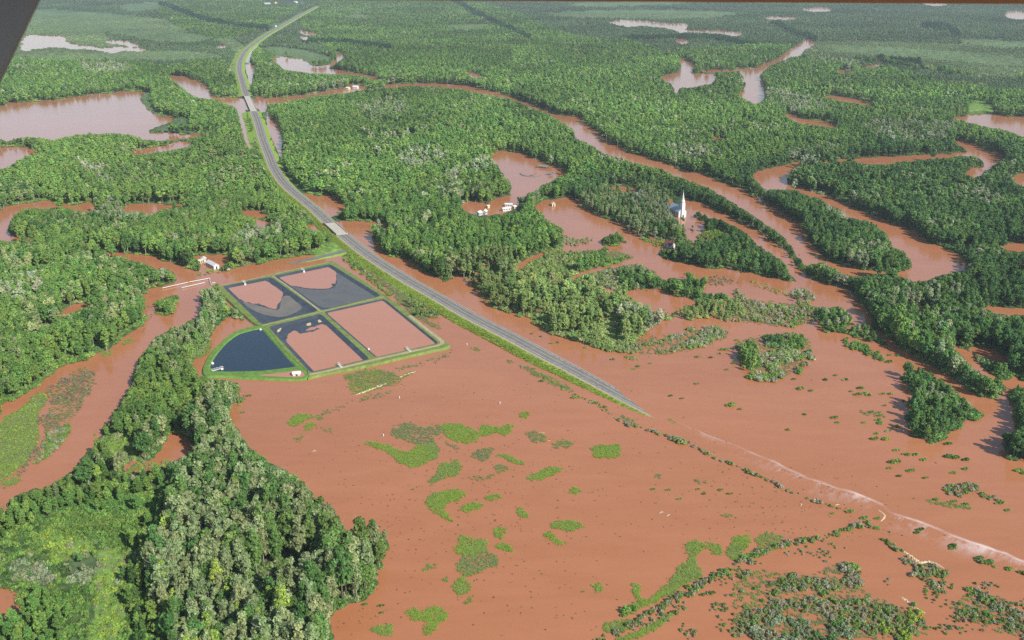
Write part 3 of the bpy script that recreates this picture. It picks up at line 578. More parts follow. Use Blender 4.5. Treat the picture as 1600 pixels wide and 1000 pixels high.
for i in range(2):
    V, F = sticks(300 + i, 70, .022, 1.3); V2, F2 = bush_geo(320 + i, 3, 12, .16, .6); n = len(V)
    proto('b%02d' % (5 + i), list(V) + list(V2), [tuple(f) for f in F] + [tuple(int(k) + n for k in f) for f in F2], [M_TWIG, M_LEAF_I], [0]*len(F) + [1]*len(F2))
TWIG_ME = []
for i in range(2):
    V, F = sticks(300 + i, 70, .022, 1.3); V2, F2 = bush_geo(320 + i, 3, 12, .16, .6); n = len(V)
    TWIG_ME.append(mesh_from('bush', list(V) + list(V2), [tuple(f) for f in F] + [tuple(int(k) + n for k in f) for f in F2], [M_TWIG, M_LEAF_O], [0]*len(F) + [1]*len(F2)))
GRASS_C = bpy.data.collections.new('grass_shapes'); PROTO_CUR = GRASS_C
for i in range(3):
    V, F = sticks(400 + i, 16, .045, 1.0); r = np.random.default_rng(410 + i)
    C = np.stack([r.normal(0, .34, 60), r.normal(0, .34, 60), r.uniform(.25, .95, 60)], 1); nn = r.normal(size=(60, 3))*.5 + np.array([0, 0, .9]); nn /= np.linalg.norm(nn, axis=1)[:, None]
    v, f = quads(C, nn, .26, r, .5); n = len(V)
    proto('g%02d' % i, list(V) + list(v), [tuple(q) for q in F] + [tuple(int(k) + n for k in q) for q in f], [M_GRASS_I])

# ---------------------------------------------------------------- scatter of single points with carried attributes (for masses nobody could count)
def scatter(name, P, rot, scl, idx, tone, coll):
    me = bpy.data.meshes.new(name); me.vertices.add(len(P)); me.vertices.foreach_set('co', np.asarray(P, np.float32).ravel())
    def attr(n, t, a, f):
        at = me.attributes.new(n, t, 'POINT'); at.data.foreach_set(f, np.ascontiguousarray(a).ravel())
    attr('rot', 'FLOAT', np.asarray(rot, np.float32), 'value'); attr('scl', 'FLOAT_VECTOR', np.asarray(scl, np.float32), 'vector')
    attr('idx', 'INT', np.asarray(idx, np.int32), 'value'); attr('tone', 'FLOAT_COLOR', np.concatenate([tone, np.ones((len(tone), 1))], 1).astype(np.float32), 'color')
    me.update(); o = link(name, me)
    ng = bpy.data.node_groups.new('scatter_' + name, 'GeometryNodeTree')
    ng.interface.new_socket('Geometry', in_out='INPUT', socket_type='NodeSocketGeometry'); ng.interface.new_socket('Geometry', in_out='OUTPUT', socket_type='NodeSocketGeometry')
    ns, ls = ng.nodes, ng.links
    gi = ns.new('NodeGroupInput'); go = ns.new('NodeGroupOutput'); iop = ns.new('GeometryNodeInstanceOnPoints'); ci = ns.new('GeometryNodeCollectionInfo')
    ci.inputs['Collection'].default_value = coll; ci.inputs['Separate Children'].default_value = True; ci.inputs['Reset Children'].default_value = True
    def na(n, t):
        q = ns.new('GeometryNodeInputNamedAttribute'); q.data_type = t; q.inputs['Name'].default_value = n; return q.outputs['Attribute']
    ls.new(gi.outputs[0], iop.inputs['Points']); ls.new(ci.outputs[0], iop.inputs['Instance']); iop.inputs['Pick Instance'].default_value = True
    ls.new(na('idx', 'INT'), iop.inputs['Instance Index']); ls.new(na('scl', 'FLOAT_VECTOR'), iop.inputs['Scale'])
    cx = ns.new('ShaderNodeCombineXYZ'); ls.new(na('rot', 'FLOAT'), cx.inputs['Z']); ls.new(cx.outputs[0], iop.inputs['Rotation'])
    ls.new(iop.outputs[0], go.inputs[0])
    md = o.modifiers.new('scatter', 'NODES'); md.node_group = ng
    return o
# ================================================================ ground and water
r_ = np.exp(np.linspace(math.log(190), math.log(14000), 860)); th_ = np.radians(np.linspace(-42, 42, 1100))
RR, TT = np.meshgrid(r_, th_, indexing='ij'); GX, GY = RR*np.sin(TT), RR*np.cos(TT)
gpx, gpy, _ = plan(GX, GY, 0.0)
lm = LDs[np.clip(gpy, 0, Hh-1).astype(int), np.clip(gpx, 0, W-1).astype(int)]
kd = look(KD, np.clip(gpx, 0, W-1), np.clip(gpy, 0, Hh-1))
nz = vnoise(860, 1100, 9, 21)*.5 + vnoise(860, 1100, 3, 22)*.5
GZ = np.where(lm < .02, -1.2, -1.0 + 1.75*lm + (nz - .5)*.35*lm)
nI, nJ = RR.shape
ids = np.arange(nI*nJ).reshape(nI, nJ)
Fq = np.stack([ids[:-1, :-1], ids[:-1, 1:], ids[1:, 1:], ids[1:, :-1]], -1).reshape(-1, 4)[:, ::-1]
me = bpy.data.meshes.new('ground'); me.vertices.add(nI*nJ)
me.vertices.foreach_set('co', np.stack([GX, GY, GZ], -1).astype(np.float32).ravel())
me.loops.add(Fq.size); me.loops.foreach_set('vertex_index', Fq.astype(np.int32).ravel())
me.polygons.add(len(Fq)); me.polygons.foreach_set('loop_start', (np.arange(len(Fq))*4).astype(np.int32)); me.polygons.foreach_set('use_smooth', np.ones(len(Fq), bool))
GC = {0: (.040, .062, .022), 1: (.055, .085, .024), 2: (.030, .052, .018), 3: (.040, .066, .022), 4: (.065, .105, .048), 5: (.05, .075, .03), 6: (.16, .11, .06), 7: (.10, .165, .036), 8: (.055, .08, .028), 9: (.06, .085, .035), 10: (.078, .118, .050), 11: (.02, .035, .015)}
gc = np.array([GC[i] for i in range(12)])[kd] * 1.5 * (0.75 + .5*nz)[..., None]
ca = me.attributes.new('cover', 'FLOAT_COLOR', 'POINT'); ca.data.foreach_set('color', np.concatenate([gc, np.ones((nI, nJ, 1))], -1).astype(np.float32).ravel())
me.update(calc_edges=True)
m, nt, ns, ls = newmat('ground_cover')
out = N(ns, 'ShaderNodeOutputMaterial'); p = N(ns, 'ShaderNodeBsdfPrincipled'); a = N(ns, 'ShaderNodeAttribute', attribute_name='cover')
tc = N(ns, 'ShaderNodeTexCoord'); no = N(ns, 'ShaderNodeTexNoise'); no.inputs['Scale'].default_value = .25; no.inputs['Detail'].default_value = 8; ls.new(tc.outputs['Object'], no.inputs['Vector'])
mr = N(ns, 'ShaderNodeMapRange'); mr.inputs[1].default_value = .3; mr.inputs[2].default_value = .7; mr.inputs[3].default_value = .55; mr.inputs[4].default_value = 1.4; ls.new(no.outputs['Fac'], mr.inputs[0])
hs = N(ns, 'ShaderNodeHueSaturation'); ls.new(a.outputs['Color'], hs.inputs['Color']); ls.new(mr.outputs[0], hs.inputs['Value'])
ls.new(hs.outputs[0], p.inputs['Base Color']); p.inputs['Roughness'].default_value = .95; p.inputs['Specular IOR Level'].default_value = .1
bp = N(ns, 'ShaderNodeBump'); bp.inputs['Strength'].default_value = .6; bp.inputs['Distance'].default_value = .6; ls.new(no.outputs['Fac'], bp.inputs['Height']); ls.new(bp.outputs[0], p.inputs['Normal'])
ls.new(p.outputs[0], out.inputs[0]); me.materials.append(m)
tag(link('ground', me), 'low green valley floor standing just clear of the flood', 'ground', None, 'structure')
B = 30000
tag(link('flood_water', mesh_from('flood_water', [(-B, -2000, 0), (B, -2000, 0), (B, B, 0), (-B, B, 0)], [(0, 1, 2, 3)], [M_FLOOD])), 'muddy red-brown flood water spread over the valley and its rivers', 'flood water', None, 'structure')

# ================================================================ highway
def road_z(py): return float(np.interp(py, [0, 540, 592, 612, 630, 648, 670], [2.6, 2.6, 1.1, .25, -.2, -.62, -1.4]))
rp = smooth(ROAD[:33], 8, False)
R3 = np.array([G(q, road_z(q[1])) for q in rp])
keep = R3[:, 1] > 420; R3 = R3[keep]
seg = np.r_[0, np.cumsum(np.linalg.norm(np.diff(R3[:, :2], axis=0), axis=1))]
def at_arc(s): return np.stack([np.interp(s, seg, R3[:, k]) for k in range(3)], -1)
def arc_of(px, py):
    q = np.array(G((px, py), 2.6)); return seg[np.argmin(np.linalg.norm(R3[:, :2] - q[:2], axis=1))]
S_ALL = np.arange(0, seg[-1], 5.0)
PT = at_arc(S_ALL)
for _ in range(12):
    PT[1:-1] = PT[:-2]*.25 + PT[1:-1]*.5 + PT[2:]*.25
tn = np.gradient(PT[:, :2], axis=0); tn /= np.linalg.norm(tn, axis=1)[:, None]
_ppy = plan(PT[:, 0], PT[:, 1], 0)[1]; TILT = np.interp(_ppy, [560, 618, 660], [0, .6, .62])
RT = np.stack([tn[:, 1], -tn[:, 0]], 1)     # right hand of travel = south-west side
def road_strip(name, mat, prof, spans, parent=None, jag=0):
    """prof(i) -> list of (lateral, dz)"""
    V, F = [], []
    for s0, s1 in spans:
        ii = [i for i in range(len(S_ALL)) if s0 <= S_ALL[i] <= s1]
        base = len(V); k = len(prof(0))
        for i in ii:
            for o, dz in prof(i):
                V.append((PT[i, 0] + RT[i, 0]*o, PT[i, 1] + RT[i, 1]*o, PT[i, 2] + dz + TILT[i]*max(-1.4, min(1.4, o/5))))
        for a in range(len(ii)-1):
            for b in range(k-1):
                F.append((base+a*k+b, base+(a+1)*k+b, base+(a+1)*k+b+1, base+a*k+b+1))
    return link(name, mesh_from(name, V, F, [mat]), parent)
b1 = (arc_of(386, 150), arc_of(397, 173)); b2 = (arc_of(516, 349), arc_of(532, 364))
END = S_ALL[-1]; SP1 = [(0, b1[0]), (b1[1], b2[0]), (b2[1], END)]
_rn = vnoise(1, 4000, 5, 31)[0]
def emb(i):
    far = min(1, max(0, (PT[i, 1] - 950)/250)); j = (_rn[i]-.5)*2
    thin = 1 - .35*min(1, max(0, (700 - PT[i, 1])/150))
    return [(-(8.2 + 4*far) + j, -3.0), (-6.4 - 2.5*far, -.75), (-4.5, -.06), (4.5, -.06), (6.6, -.12), (8.2, -.5), ((14.5 + 6*far + j)*thin + (1-thin)*8, -3.0)]
tag(road_strip('road_embankment', M_VERGE, emb, SP1), 'bright green grass verge sloping from the highway into the flood', 'embankment', None, 'structure')
tag(road_strip('gravel_shoulder', M_SHOULD, lambda i: [(-5.3, -.03), (-4.5, .0), (4.5, .0), (5.3, -.02), (6.5, -.06)], SP1), 'pale tan gravel shoulder along both sides of the highway', 'road shoulder', None, 'structure')
tag(road_strip('road', M_ASPH, lambda i: [(-4.6, .02), (0, .08), (4.6, .02)], SP1), 'grey two-lane highway curving across the valley and running under the flood', 'road', None, 'structure')
for nm, o, w, mt, lb in (('edge_line', -3.3, .2, M_LINEW, 'white edge line on the river side of the highway'), ('edge_line', 3.3, .2, M_LINEW, 'white edge line on the lagoon side of the highway'), ('centre_line', 0, .26, M_LINEY, 'yellow line down the middle of the grey highway')):
    z = .08 - .06*abs(o)/4.6 + .006
    tag(road_strip(nm, mt, lambda i, o=o, w=w, z=z: [(o-w/2, z), (o+w/2, z)], SP1), lb, 'road marking', None, 'structure')
def bridge(span, label):
    s = np.linspace(span[0]-1, span[1]+1, 7); P = at_arc(s); mid = P[3]
    d = P[-1, :2] - P[0, :2]; L = float(np.linalg.norm(d)); rz = math.atan2(d[1], d[0])
    root = tag(empty('road_bridge', (mid[0], mid[1], 0), rz), label, 'bridge')
    h = L/2; z = float(mid[2])
    k = MB(); k.box(-h, h, -5.0, 5.0, z-.7, z+.10); k.put('deck', M_CONC, root)
    for sy in (-1, 1):
        k = MB(); k.box(-h, h, sy*5.0-.2, sy*5.0+.2, z+.103, z+.85); k.put('parapet', M_CONC, root)
    n = max(1, int(L/14))
    for i in range(n):
        x = -h + (i+.5)*L/n; k = MB(); k.box(x-.5, x+.5, -4.4, 4.4, -1.5, z-.703); k.put('pier', M_CONC, root)
    return root
bridge(b1, 'long pale concrete highway bridge across the river beyond the left lake')
bridge(b2, 'short pale concrete highway bridge just above the lagoon junction')
# gravel access road from the junction to the lagoons
ac = np.array([G(q, z) for q, z in zip(smooth(parse('570,389 552,389 530,394 505,400 475,407 450,412'), 6, False), np.interp(np.arange(31), [0, 6, 16, 30], [2.5, 1.5, .9, .05]))])
def simple_strip(name, P, prof, mat, parent=None):
    t = np.gradient(P[:, :2], axis=0); t /= np.linalg.norm(t, axis=1)[:, None]; R = np.stack([t[:, 1], -t[:, 0]], 1)
    V, F = [], []; k = len(prof)
    for i in range(len(P)):
        for o, dz in prof: V.append((P[i, 0]+R[i, 0]*o, P[i, 1]+R[i, 1]*o, P[i, 2]+dz))
    for a in range(len(P)-1):
        for b in range(k-1): F.append((a*k+b, a*k+b+1, (a+1)*k+b+1, (a+1)*k+b))
    me = mesh_from(name, V, F, [mat])
    return link(name, me, parent)
tag(simple_strip('access_verge', ac - np.array([0, 0, .15]), [(-6, -.9), (-3.2, -.12), (3.2, -.12), (6, -.9)], M_VERGE), 'green verge of the side road that leaves the highway', 'embankment', None, 'structure')
tag(simple_strip('access_road', ac - np.array([0, 0, .12]), [(-2.9, 0), (2.9, 0)], M_ASPH), 'narrow grey side road dipping into red water beside the lagoons', 'road', None, 'structure')

# ---- white water where the flood pours over the sunk highway
m, nt, ns, ls = newmat('foam')
out = N(ns, 'ShaderNodeOutputMaterial'); uv = N(ns, 'ShaderNodeUVMap'); sx = N(ns, 'ShaderNodeSeparateXYZ'); ls.new(uv.outputs[0], sx.inputs[0])
mp = N(ns, 'ShaderNodeMapping'); mp.inputs['Scale'].default_value = (.42, .05, 1); ls.new(uv.outputs[0], mp.inputs[0])
n1 = N(ns, 'ShaderNodeTexNoise'); n1.inputs['Scale'].default_value = 1; n1.inputs['Detail'].default_value = 6; n1.inputs['Roughness'].default_value = .75; ls.new(mp.outputs[0], n1.inputs['Vector'])
mp2 = N(ns, 'ShaderNodeMapping'); mp2.inputs['Scale'].default_value = (.05, .02, 1); ls.new(uv.outputs[0], mp2.inputs[0])
n2 = N(ns, 'ShaderNodeTexNoise'); n2.inputs['Scale'].default_value = 1; n2.inputs['Detail'].default_value = 3; ls.new(mp2.outputs[0], n2.inputs['Vector'])
def math_(op, a, b):
    q = N(ns, 'ShaderNodeMath', operation=op)
    for i, v in enumerate((a, b)):
        if isinstance(v, (int, float)): q.inputs[i].default_value = v
        else: ls.new(v, q.inputs[i])
    return q.outputs[0]
lipd = math_('ABSOLUTE', math_('SUBTRACT', sx.outputs[1], 3.0), 0)
lip = N(ns, 'ShaderNodeMapRange', interpolation_type='SMOOTHSTEP'); lip.inputs[1].default_value = 0; lip.inputs[2].default_value = 3.0; lip.inputs[3].default_value = 1; lip.inputs[4].default_value = 0; ls.new(lipd, lip.inputs[0])
lipn = N(ns, 'ShaderNodeMapRange'); lipn.inputs[1].default_value = .38; lipn.inputs[2].default_value = .62; lipn.inputs[3].default_value = .08; lipn.inputs[4].default_value = .8; ls.new(n2.outputs['Fac'], lipn.inputs[0])
fo = N(ns, 'ShaderNodeMapRange'); fo.inputs[1].default_value = 2; fo.inputs[2].default_value = 30; fo.inputs[3].default_value = 1; fo.inputs[4].default_value = 0; ls.new(sx.outputs[1], fo.inputs[0])
up = N(ns, 'ShaderNodeMapRange'); up.inputs[1].default_value = 1; up.inputs[2].default_value = 3.5; ls.new(sx.outputs[1], up.inputs[0])
e = math_('ADD', n1.outputs['Fac'], math_('MULTIPLY', math_('SUBTRACT', n2.outputs['Fac'], .5), 1.3))
ray = N(ns, 'ShaderNodeMapRange'); ray.inputs[1].default_value = .46; ray.inputs[2].default_value = .80; ray.inputs[3].default_value = 0; ray.inputs[4].default_value = .85; ls.new(e, ray.inputs[0])
rays = math_('MULTIPLY', math_('MULTIPLY', ray.outputs[0], math_('POWER', fo.outputs[0], 1.2)), up.outputs[0])
al_ = math_('MAXIMUM', math_('MULTIPLY', lip.outputs[0], lipn.outputs[0]), rays)
ends = N(ns, 'ShaderNodeMapRange'); ends.inputs[1].default_value = 0; ends.inputs[2].default_value = 130; ends.inputs[3].default_value = .35; ends.inputs[4].default_value = 1; ls.new(sx.outputs[0], ends.inputs[0])
alpha = math_('MULTIPLY', al_, ends.outputs[0])
d = N(ns, 'ShaderNodeBsdfDiffuse'); d.inputs[0].default_value = (.80, .62, .54, 1); t = N(ns, 'ShaderNodeBsdfTransparent'); mx = N(ns, 'ShaderNodeMixShader')
ls.new(alpha, mx.inputs[0]); ls.new(t.outputs[0], mx.inputs[1]); ls.new(d.outputs[0], mx.inputs[2]); ls.new(mx.outputs[0], out.inputs[0]); M_FOAM = m
def foam_sheet(name, pix, width, label, cat, z=.03, taper=None):
    P = np.array([G(q) for q in smooth(parse(pix), 14, False)])
    t = np.gradient(P[:, :2], axis=0)
    for _ in range(8): t[1:-1] = t[:-2]*.25 + t[1:-1]*.5 + t[2:]*.25
    t /= np.linalg.norm(t, axis=1)[:, None]; R = np.stack([t[:, 1], -t[:, 0]], 1)
    P[:, :2] += R * ((vnoise(1, len(P), 5, 51)[0] - .5) * 1.2 + (vnoise(1, len(P), 14, 52)[0] - .5) * 1.4)[:, None]
    u = np.r_[0, np.cumsum(np.linalg.norm(np.diff(P[:, :2], axis=0), axis=1))]
    V, F, U = [], [], []; K = [0, 2, 5, 10, 18, 30]
    for i in range(len(P)):
        w = width * (np.interp(i/len(P), [0, .15, .35, 1], [.16, .4, .95, 1]) if taper is None else taper)
        for k in K: V.append((P[i, 0]+R[i, 0]*k*w/30, P[i, 1]+R[i, 1]*k*w/30, z)); U.append((u[i], k))
    n = len(K)
    for a in range(len(P)-1):
        for b in range(n-1): F.append((a*n+b, a*n+b+1, (a+1)*n+b+1, (a+1)*n+b))
    me = mesh_from(name, V, F, [M_FOAM]); lay = me.uv_layers.new(name='UVMap')
    lay.data.foreach_set('uv', np.array([U[v] for f in F for v in f], np.float32).ravel())
    return tag(link(name, me), label, cat, None, 'stuff')
foam_sheet('foam', '1035,650 1065,662 1100,676 1150,696 1200,715 1250,737 1295,756 1335,768 1375,785 1400,800 1450,816 1500,838 1550,855 1600,875 1680,905', 17.5, 'white foam where the flood pours over the sunken highway', 'foam')

# ================================================================ sewage lagoons
def inset(P, d):
    """shrink an image-ordered closed world polygon by d metres"""
    P = np.array(P)[:, :2]; A = .5*np.sum(P[:, 0]*np.roll(P[:, 1], -1) - np.roll(P[:, 0], -1)*P[:, 1]); sg = 1 if A > 0 else -1
    a = P - np.roll(P, 1, 0); b = np.roll(P, -1, 0) - P
    na = np.stack([-a[:, 1], a[:, 0]], 1)/np.linalg.norm(a, axis=1)[:, None]*sg; nb = np.stack([-b[:, 1], b[:, 0]], 1)/np.linalg.norm(b, axis=1)[:, None]*sg
    k = (na + nb); k /= np.maximum(np.sum(k*nb, 1), .35)[:, None]
    return P + k*d
CZ = 1.35
def rounded(pts, r=.16, n=3):
    P = np.array(pts, float); out = []
    for i in range(len(P)):
        a, b, c = P[i-1], P[i], P[(i+1) % len(P)]
        for t in np.linspace(0, 1, n+1):
            p0 = b + (a-b)*r; p1 = b + (c-b)*r
            out.append((1-t)**2*p0 + 2*t*(1-t)*b + t*t*p1)
    return np.array(out)
POND_A = rounded(parse('347.5,447.5 423,432.5 498,485.5 409,507'), .06); POND_B = rounded(parse('427.5,431 516,412.5 596,462 502.5,485'), .06)
POND_C = rounded(parse('505.5,487.5 600,466.5 686,536 586.5,558.5'), .05); POND_D = rounded(parse('419,510.5 501,490 578,561 485,582.5'), .05)
POND_E = smooth(parse('326,573 329,565 336,554 344,544 352.5,535 362.5,527 372.5,521 385,517 397.5,514 409,513 415,517 425,529 437.5,542.5 450,557.5 462.5,570 461,573 437.5,576 412.5,579 387.5,580 362.5,580.5 340,580 331,577'), 2)
TOE = smooth(parse('339,452 344,446 360,442 400,434 425,428 470,418 512,408 520,408 530,413 560,432 604,461 640,488 670,511 698,533 704,538 699,543 676,548 627,559 594,567 560,574 525,581 490,588 480,591 478,580 470,574 440,545 420,518 410,511 400,508 385,497 365,479'), 3)
TOE_E = smooth(parse('316,585 314,576 320,562 328,549 340,537 352,526 366,517 385,511 400,508 412,508 422,513 432,524 446,540 460,556 474,570 482,580 484,589 470,593 450,593 420,592 390,591 362,589 338,588 324,588'), 3)
def earthwork(name, toe, ponds, zc, mat, label, crest_in):
    top = np.array([G(q, zc)[:2] for q in toe]); bot = top; top = inset(top, crest_in)
    # push the foot outwards
    bot = inset(bot, -.5)
    bm = bmesh.new()
    vb = [bm.verts.new((x, y, -1.0)) for x, y in bot]; vt = [bm.verts.new((x, y, zc)) for x, y in top]
    n = len(vt); ed = []
    for i in range(n):
        bm.faces.new((vb[i], vb[(i+1) % n], vt[(i+1) % n], vt[i])); ed.append(bm.edges.get((vt[i], vt[(i+1) % n])))
    for P in ponds:
        vs = [bm.verts.new(G(q, zc)) for q in P]
        for i in range(len(vs)): ed.append(bm.edges.new((vs[i], vs[(i+1) % len(vs)])))
    bmesh.ops.triangle_fill(bm, edges=ed, use_beauty=True, use_dissolve=False)
    bmesh.ops.recalc_face_normals(bm, faces=bm.faces)
    me = bpy.data.meshes.new(name); bm.to_mesh(me); bm.free(); me.materials.append(mat)
    return tag(link(name, me), label, 'dike')
def basin(P, zc, zb, run, mat_slope, mat_floor, label):
    top = np.array([G(q, zc)[:2] for q in P]); low = inset(top, run); n = len(top)
    root = tag(empty('lagoon_basin', (float(low[:, 0].mean()), float(low[:, 1].mean()), zb)), label, 'lagoon basin')
    c = root.location
    V = [(x-c.x, y-c.y, zc-.003-zb) for x, y in top] + [(x-c.x, y-c.y, 0) for x, y in low]
    F = [(i, (i+1) % n, n+(i+1) % n, n+i) for i in range(n)]
    link('liner', mesh_from('liner', V, F, [mat_slope]), root)
    if mat_floor: link('floor', flat('floor', V[n:], mat_floor), root)
    return root
def sheet(name, pix, z, mat, label, cat, sm=3, parent=None):
    P = smooth(pix, sm) if sm else np.array(pix, float)
    P = np.array(P)
    if name == 'pond_water': P = smooth(pix, 9); q_ = np.random.default_rng(len(P)); P = P + np.stack([vnoise(1, len(P), 3, int(P[0, 0]))[0] - .5, (vnoise(1, len(P), 3, int(P[0, 1]) + 7)[0] - .5)*.6], 1)*3.4
    V = [G(q, z) for q in P]
    return tag(link(name, flat(name, V, mat)), label, cat, None, 'structure')
earthwork('lagoon_dike', TOE, [POND_A, POND_B, POND_C, POND_D], CZ, M_DIKE, 'olive grassed dike framing the four square lagoons', 1.0)
earthwork('lagoon_dike', TOE_E, [POND_E], CZ - .25, M_DIKEG, 'bright green grass dike curving round the dark blue lagoon', 1.2)
basin(POND_A, CZ, .2, 3.4, M_LINER, M_LINER, 'black-lined lagoon with red pool and grey silt, leftmost of four'); basin(POND_B, CZ, .2, 3.2, M_LINER, M_LINER, 'black-lined lagoon mostly grey silt with red pool, nearest the highway')
basin(POND_C, CZ, .2, 3.2, M_LINER, M_SILT, 'black-lined lagoon filled with red water, rightmost of the four'); basin(POND_D, CZ, .2, 3.4, M_LINER, M_LINER, 'black-lined lagoon beside the dark blue one, red with dark bare patches')
basin(POND_E, CZ-.25, .4, 1.3, M_DIKEG, None, 'grassy rim basin of the dark blue fan-shaped lagoon')
sheet('pond_water', parse('352,451.5 381,444 411,438 417.5,439 425,445 440,456 439,466 435,475 432,482 420,480 410,476 395,473.5 380,470 370,466 362.5,461 356,456'), .26, M_PONDR, 'red pool shaped like a shield in the leftmost square lagoon', 'pond water', 2)
sheet('pond_water', parse('435,433.5 467,425 500,417 515,416 525,426 525,442 518,444 517,449 500,451 475,449 457,447 447,442 437,436'), .26, M_PONDR, 'red pool over the far side of the lagoon nearest highway', 'pond water', 2)
PC = inset(np.array([G(q, CZ)[:2] for q in POND_C]), 1.6)
tag(link('pond_water', flat('pond_water', [(float(x), float(y), .75) for x, y in PC], M_PONDR)), 'red water filling the rightmost lagoon almost to its liner', 'pond water', None, 'structure')
sheet('pond_water', parse('449,524 457.5,517 466,518.5 470,521 484,519 497,515 496,513 480,516 478,514.5 487.5,512 498,508 502.5,507 513,511 525,520.5 535.5,529.5 546,538 562.5,551 574,561 537,570.5 487,581 481,577 469,562.5 450,540 448,531'), .26, M_PONDR, 'red pool with ragged far edge in the lagoon beside the dark one', 'pond water', 2)
PE = inset(np.array([G(q, CZ-.25)[:2] for q in POND_E]), .9)
tag(link('pond_water', flat('pond_water', [(float(x), float(y), .62) for x, y in PE], M_PONDB)), 'still dark blue water of the fan-shaped lagoon', 'pond water', None, 'structure')
sheet('puddle', parse('404,586.5 425,584 448,581.5 466,578.5 476,585 470,589.5 440,588.5'), CZ-.24, M_PONDR, 'narrow red wedge of water on the grass below the dark lagoon', 'puddle', 2)
sheet('mud_patch', parse('372,470 395,475 420,482 434,484 438,478 440,466 450,462 462,471 472,481 458,490 440,495 425,494 405,489 388,480'), .212, M_SILTB, 'pale brown-grey silt bank below the shield-shaped red pool', 'mud', 3)
sheet('mud_patch', parse('446,443 470,450 500,453 520,450 527,441 527,426 548,438 585,460 575,467 540,475 506,481 480,466 458,453'), .212, M_SILT, 'mottled grey silt covering the lagoon nearest the highway', 'mud', 3)
def crest_strip(name, pix, w, mat, label, z=CZ+.02):
    P = np.array([G(q, z) for q in smooth(parse(pix), 8, False)])
    return tag(simple_strip(name, P, [(-w/2, 0), (w/2, 0)], mat), label, 'path', None, 'structure')
crest_strip('track', '484,585.5 510,580 545,572 587,561.5 630,552 670,543 686,539 691,535 686,529 664,512 640,493', 2.6, M_CREST, 'tan dirt track along the near and right crest of the lagoon dike')
for s, lb in (('344,446.5 385,438 425,429 470,419 514,410', 'pale worn track on the far crest of the lagoon dike'), ('425.5,430.5 462,456 501,486.5', 'pale worn track between the two far lagoons'), ('409.5,508.8 455,498 502,487 552,475 600,463.5', 'pale worn track crossing the lagoons from side to side')):
    crest_strip('track', s, 1.1, M_CREST, lb)
for pix, lb in (('497,500 503,499 504,502 498,504', 'tan bare patch by the middle crossing of the lagoons'), ('479,506 485,504 486,508 480,509', 'small tan patch on the black liner left of the larger one'), ('434,515 440,512 437,518 432,520', 'brown patch at the upper corner of the ragged red pool')):
    sheet('mud_patch', parse(pix), .215, M_DRIFT, lb, 'mud', 2)
def jetty(pix, ang, label, group='white outlet jetties on the lagoon banks'):
    x, y, _ = G(pix, CZ); root = tag(empty('outlet_jetty', (x, y, CZ), ang), label, 'jetty', group)
    k = MB(); k.box(-.8, 6.2, -.5, .5, -.1, .03); k.put('walkway', M_WHITE, root)
    k = MB()
    for sy in (-.5, .5):
        k.box(-.8, 6.2, sy-.04, sy+.04, .95, 1.03)
        for i in range(5): k.box(-.8+i*1.72, -.72+i*1.72, sy-.04, sy+.04, .033, .95)
    k.put('railing', M_WHITE, root)
    k = MB(); k.box(4.6, 6.0, -.7, .7, -2.0, -.103); k.put('control_box', M_WHITE, root)
    k = MB(); k.box(4.7, 5.9, -.55, .55, 1.04, 1.12); k.box(5.2, 5.4, -.1, .1, .033, 1.037); k.put('gate_wheel', M_CONC, root)
jetty((380, 439.5), math.radians(-62), 'white jetty on the far bank of the leftmost square lagoon'); jetty((471.5, 420), math.radians(-62), 'white jetty on the far bank of the lagoon nearest highway')
jetty((534, 574), math.radians(118), 'white jetty on the near bank of the lagoon beside the dark one'); jetty((641, 549), math.radians(118), 'white jetty on the near bank of the rightmost red lagoon')
jetty((333, 579), math.radians(40), 'white jetty in the left corner of the dark blue lagoon')
def buoy(pix, z, r, label):
    x, y, _ = G(pix, z); root = tag(empty('float', (x, y, z)), label, 'float')
    k = MB(); k.tube([(0, 0, -.3), (0, 0, .1), (0, 0, r*.9), (0, 0, r*1.25)], [r*.8, r, r*.75, r*.2], 10); k.put('body', M_WHITE, root)
    k = MB(); k.tube([(0, 0, r*1.2), (0, 0, r*1.9)], [.07, .07], 5); k.put('mast', M_CONC, root)
buoy((332, 568.5), .62, .95, 'white float on the dark blue lagoon by the left jetty'); buoy((407, 515.5), .62, .8, 'white float at the top corner of the dark blue lagoon')
buoy((567, 548.5), .3, .8, 'white float on black liner in the gap between near lagoons'); buoy((576, 546), CZ, .7, 'white marker post on the dike between the two near lagoons')

# ================================================================ buildings
def house(pix, L, wd, eave, ridge, rz, roof, wall, label, name='house', cat='house', windows=3, base=0.0):
    """ridge along local y; front gable at -y"""
    x, y, _ = G(pix, base); root = tag(empty(name, (x, y, base), rz), label, cat)
    k = MB(); k.gwall(-wd/2, wd/2, -L/2, L/2, -.6, eave, ridge); k.put('wall', wall, root)
    k = MB(); k.gable(-wd/2, wd/2, -L/2, L/2, eave+.02, ridge+.03); k.put('roof', roof, root)
    k = MB(); k.box(-.5, .5, -L/2-.05, -L/2-.005, 0, 2.1); k.put('door', M_DARK, root)
    for i in range(windows):
        yy = -L/2 + (i+.5)*L/windows
        for sx in (-1, 1):
            k = MB(); xx = sx*(wd/2+.03); k.box(xx-.025, xx+.025, yy-.55, yy+.55, 1.0, 2.2); k.put('window', M_DARK, root)
    return root
house((332.5, 417.0), 14, 4.4, 2.8, 4.2, math.radians(40), M_WHITE, M_WHITE, 'long low white-roofed building by the left river causeway', 'long_shed', 'shed', 5)
house((318, 408.5), 5, 4, 2.4, 3.6, math.radians(15), M_WHITE, M_WHITE, 'small white hut at the far end of the long white shed', 'hut', 'hut', 1)
house((313.5, 411), 3, 2.6, 2.0, 2.8, math.radians(60), M_CREAM, M_CREAM, 'tiny cream hut left of the small white hut', 'hut', 'hut', 1)
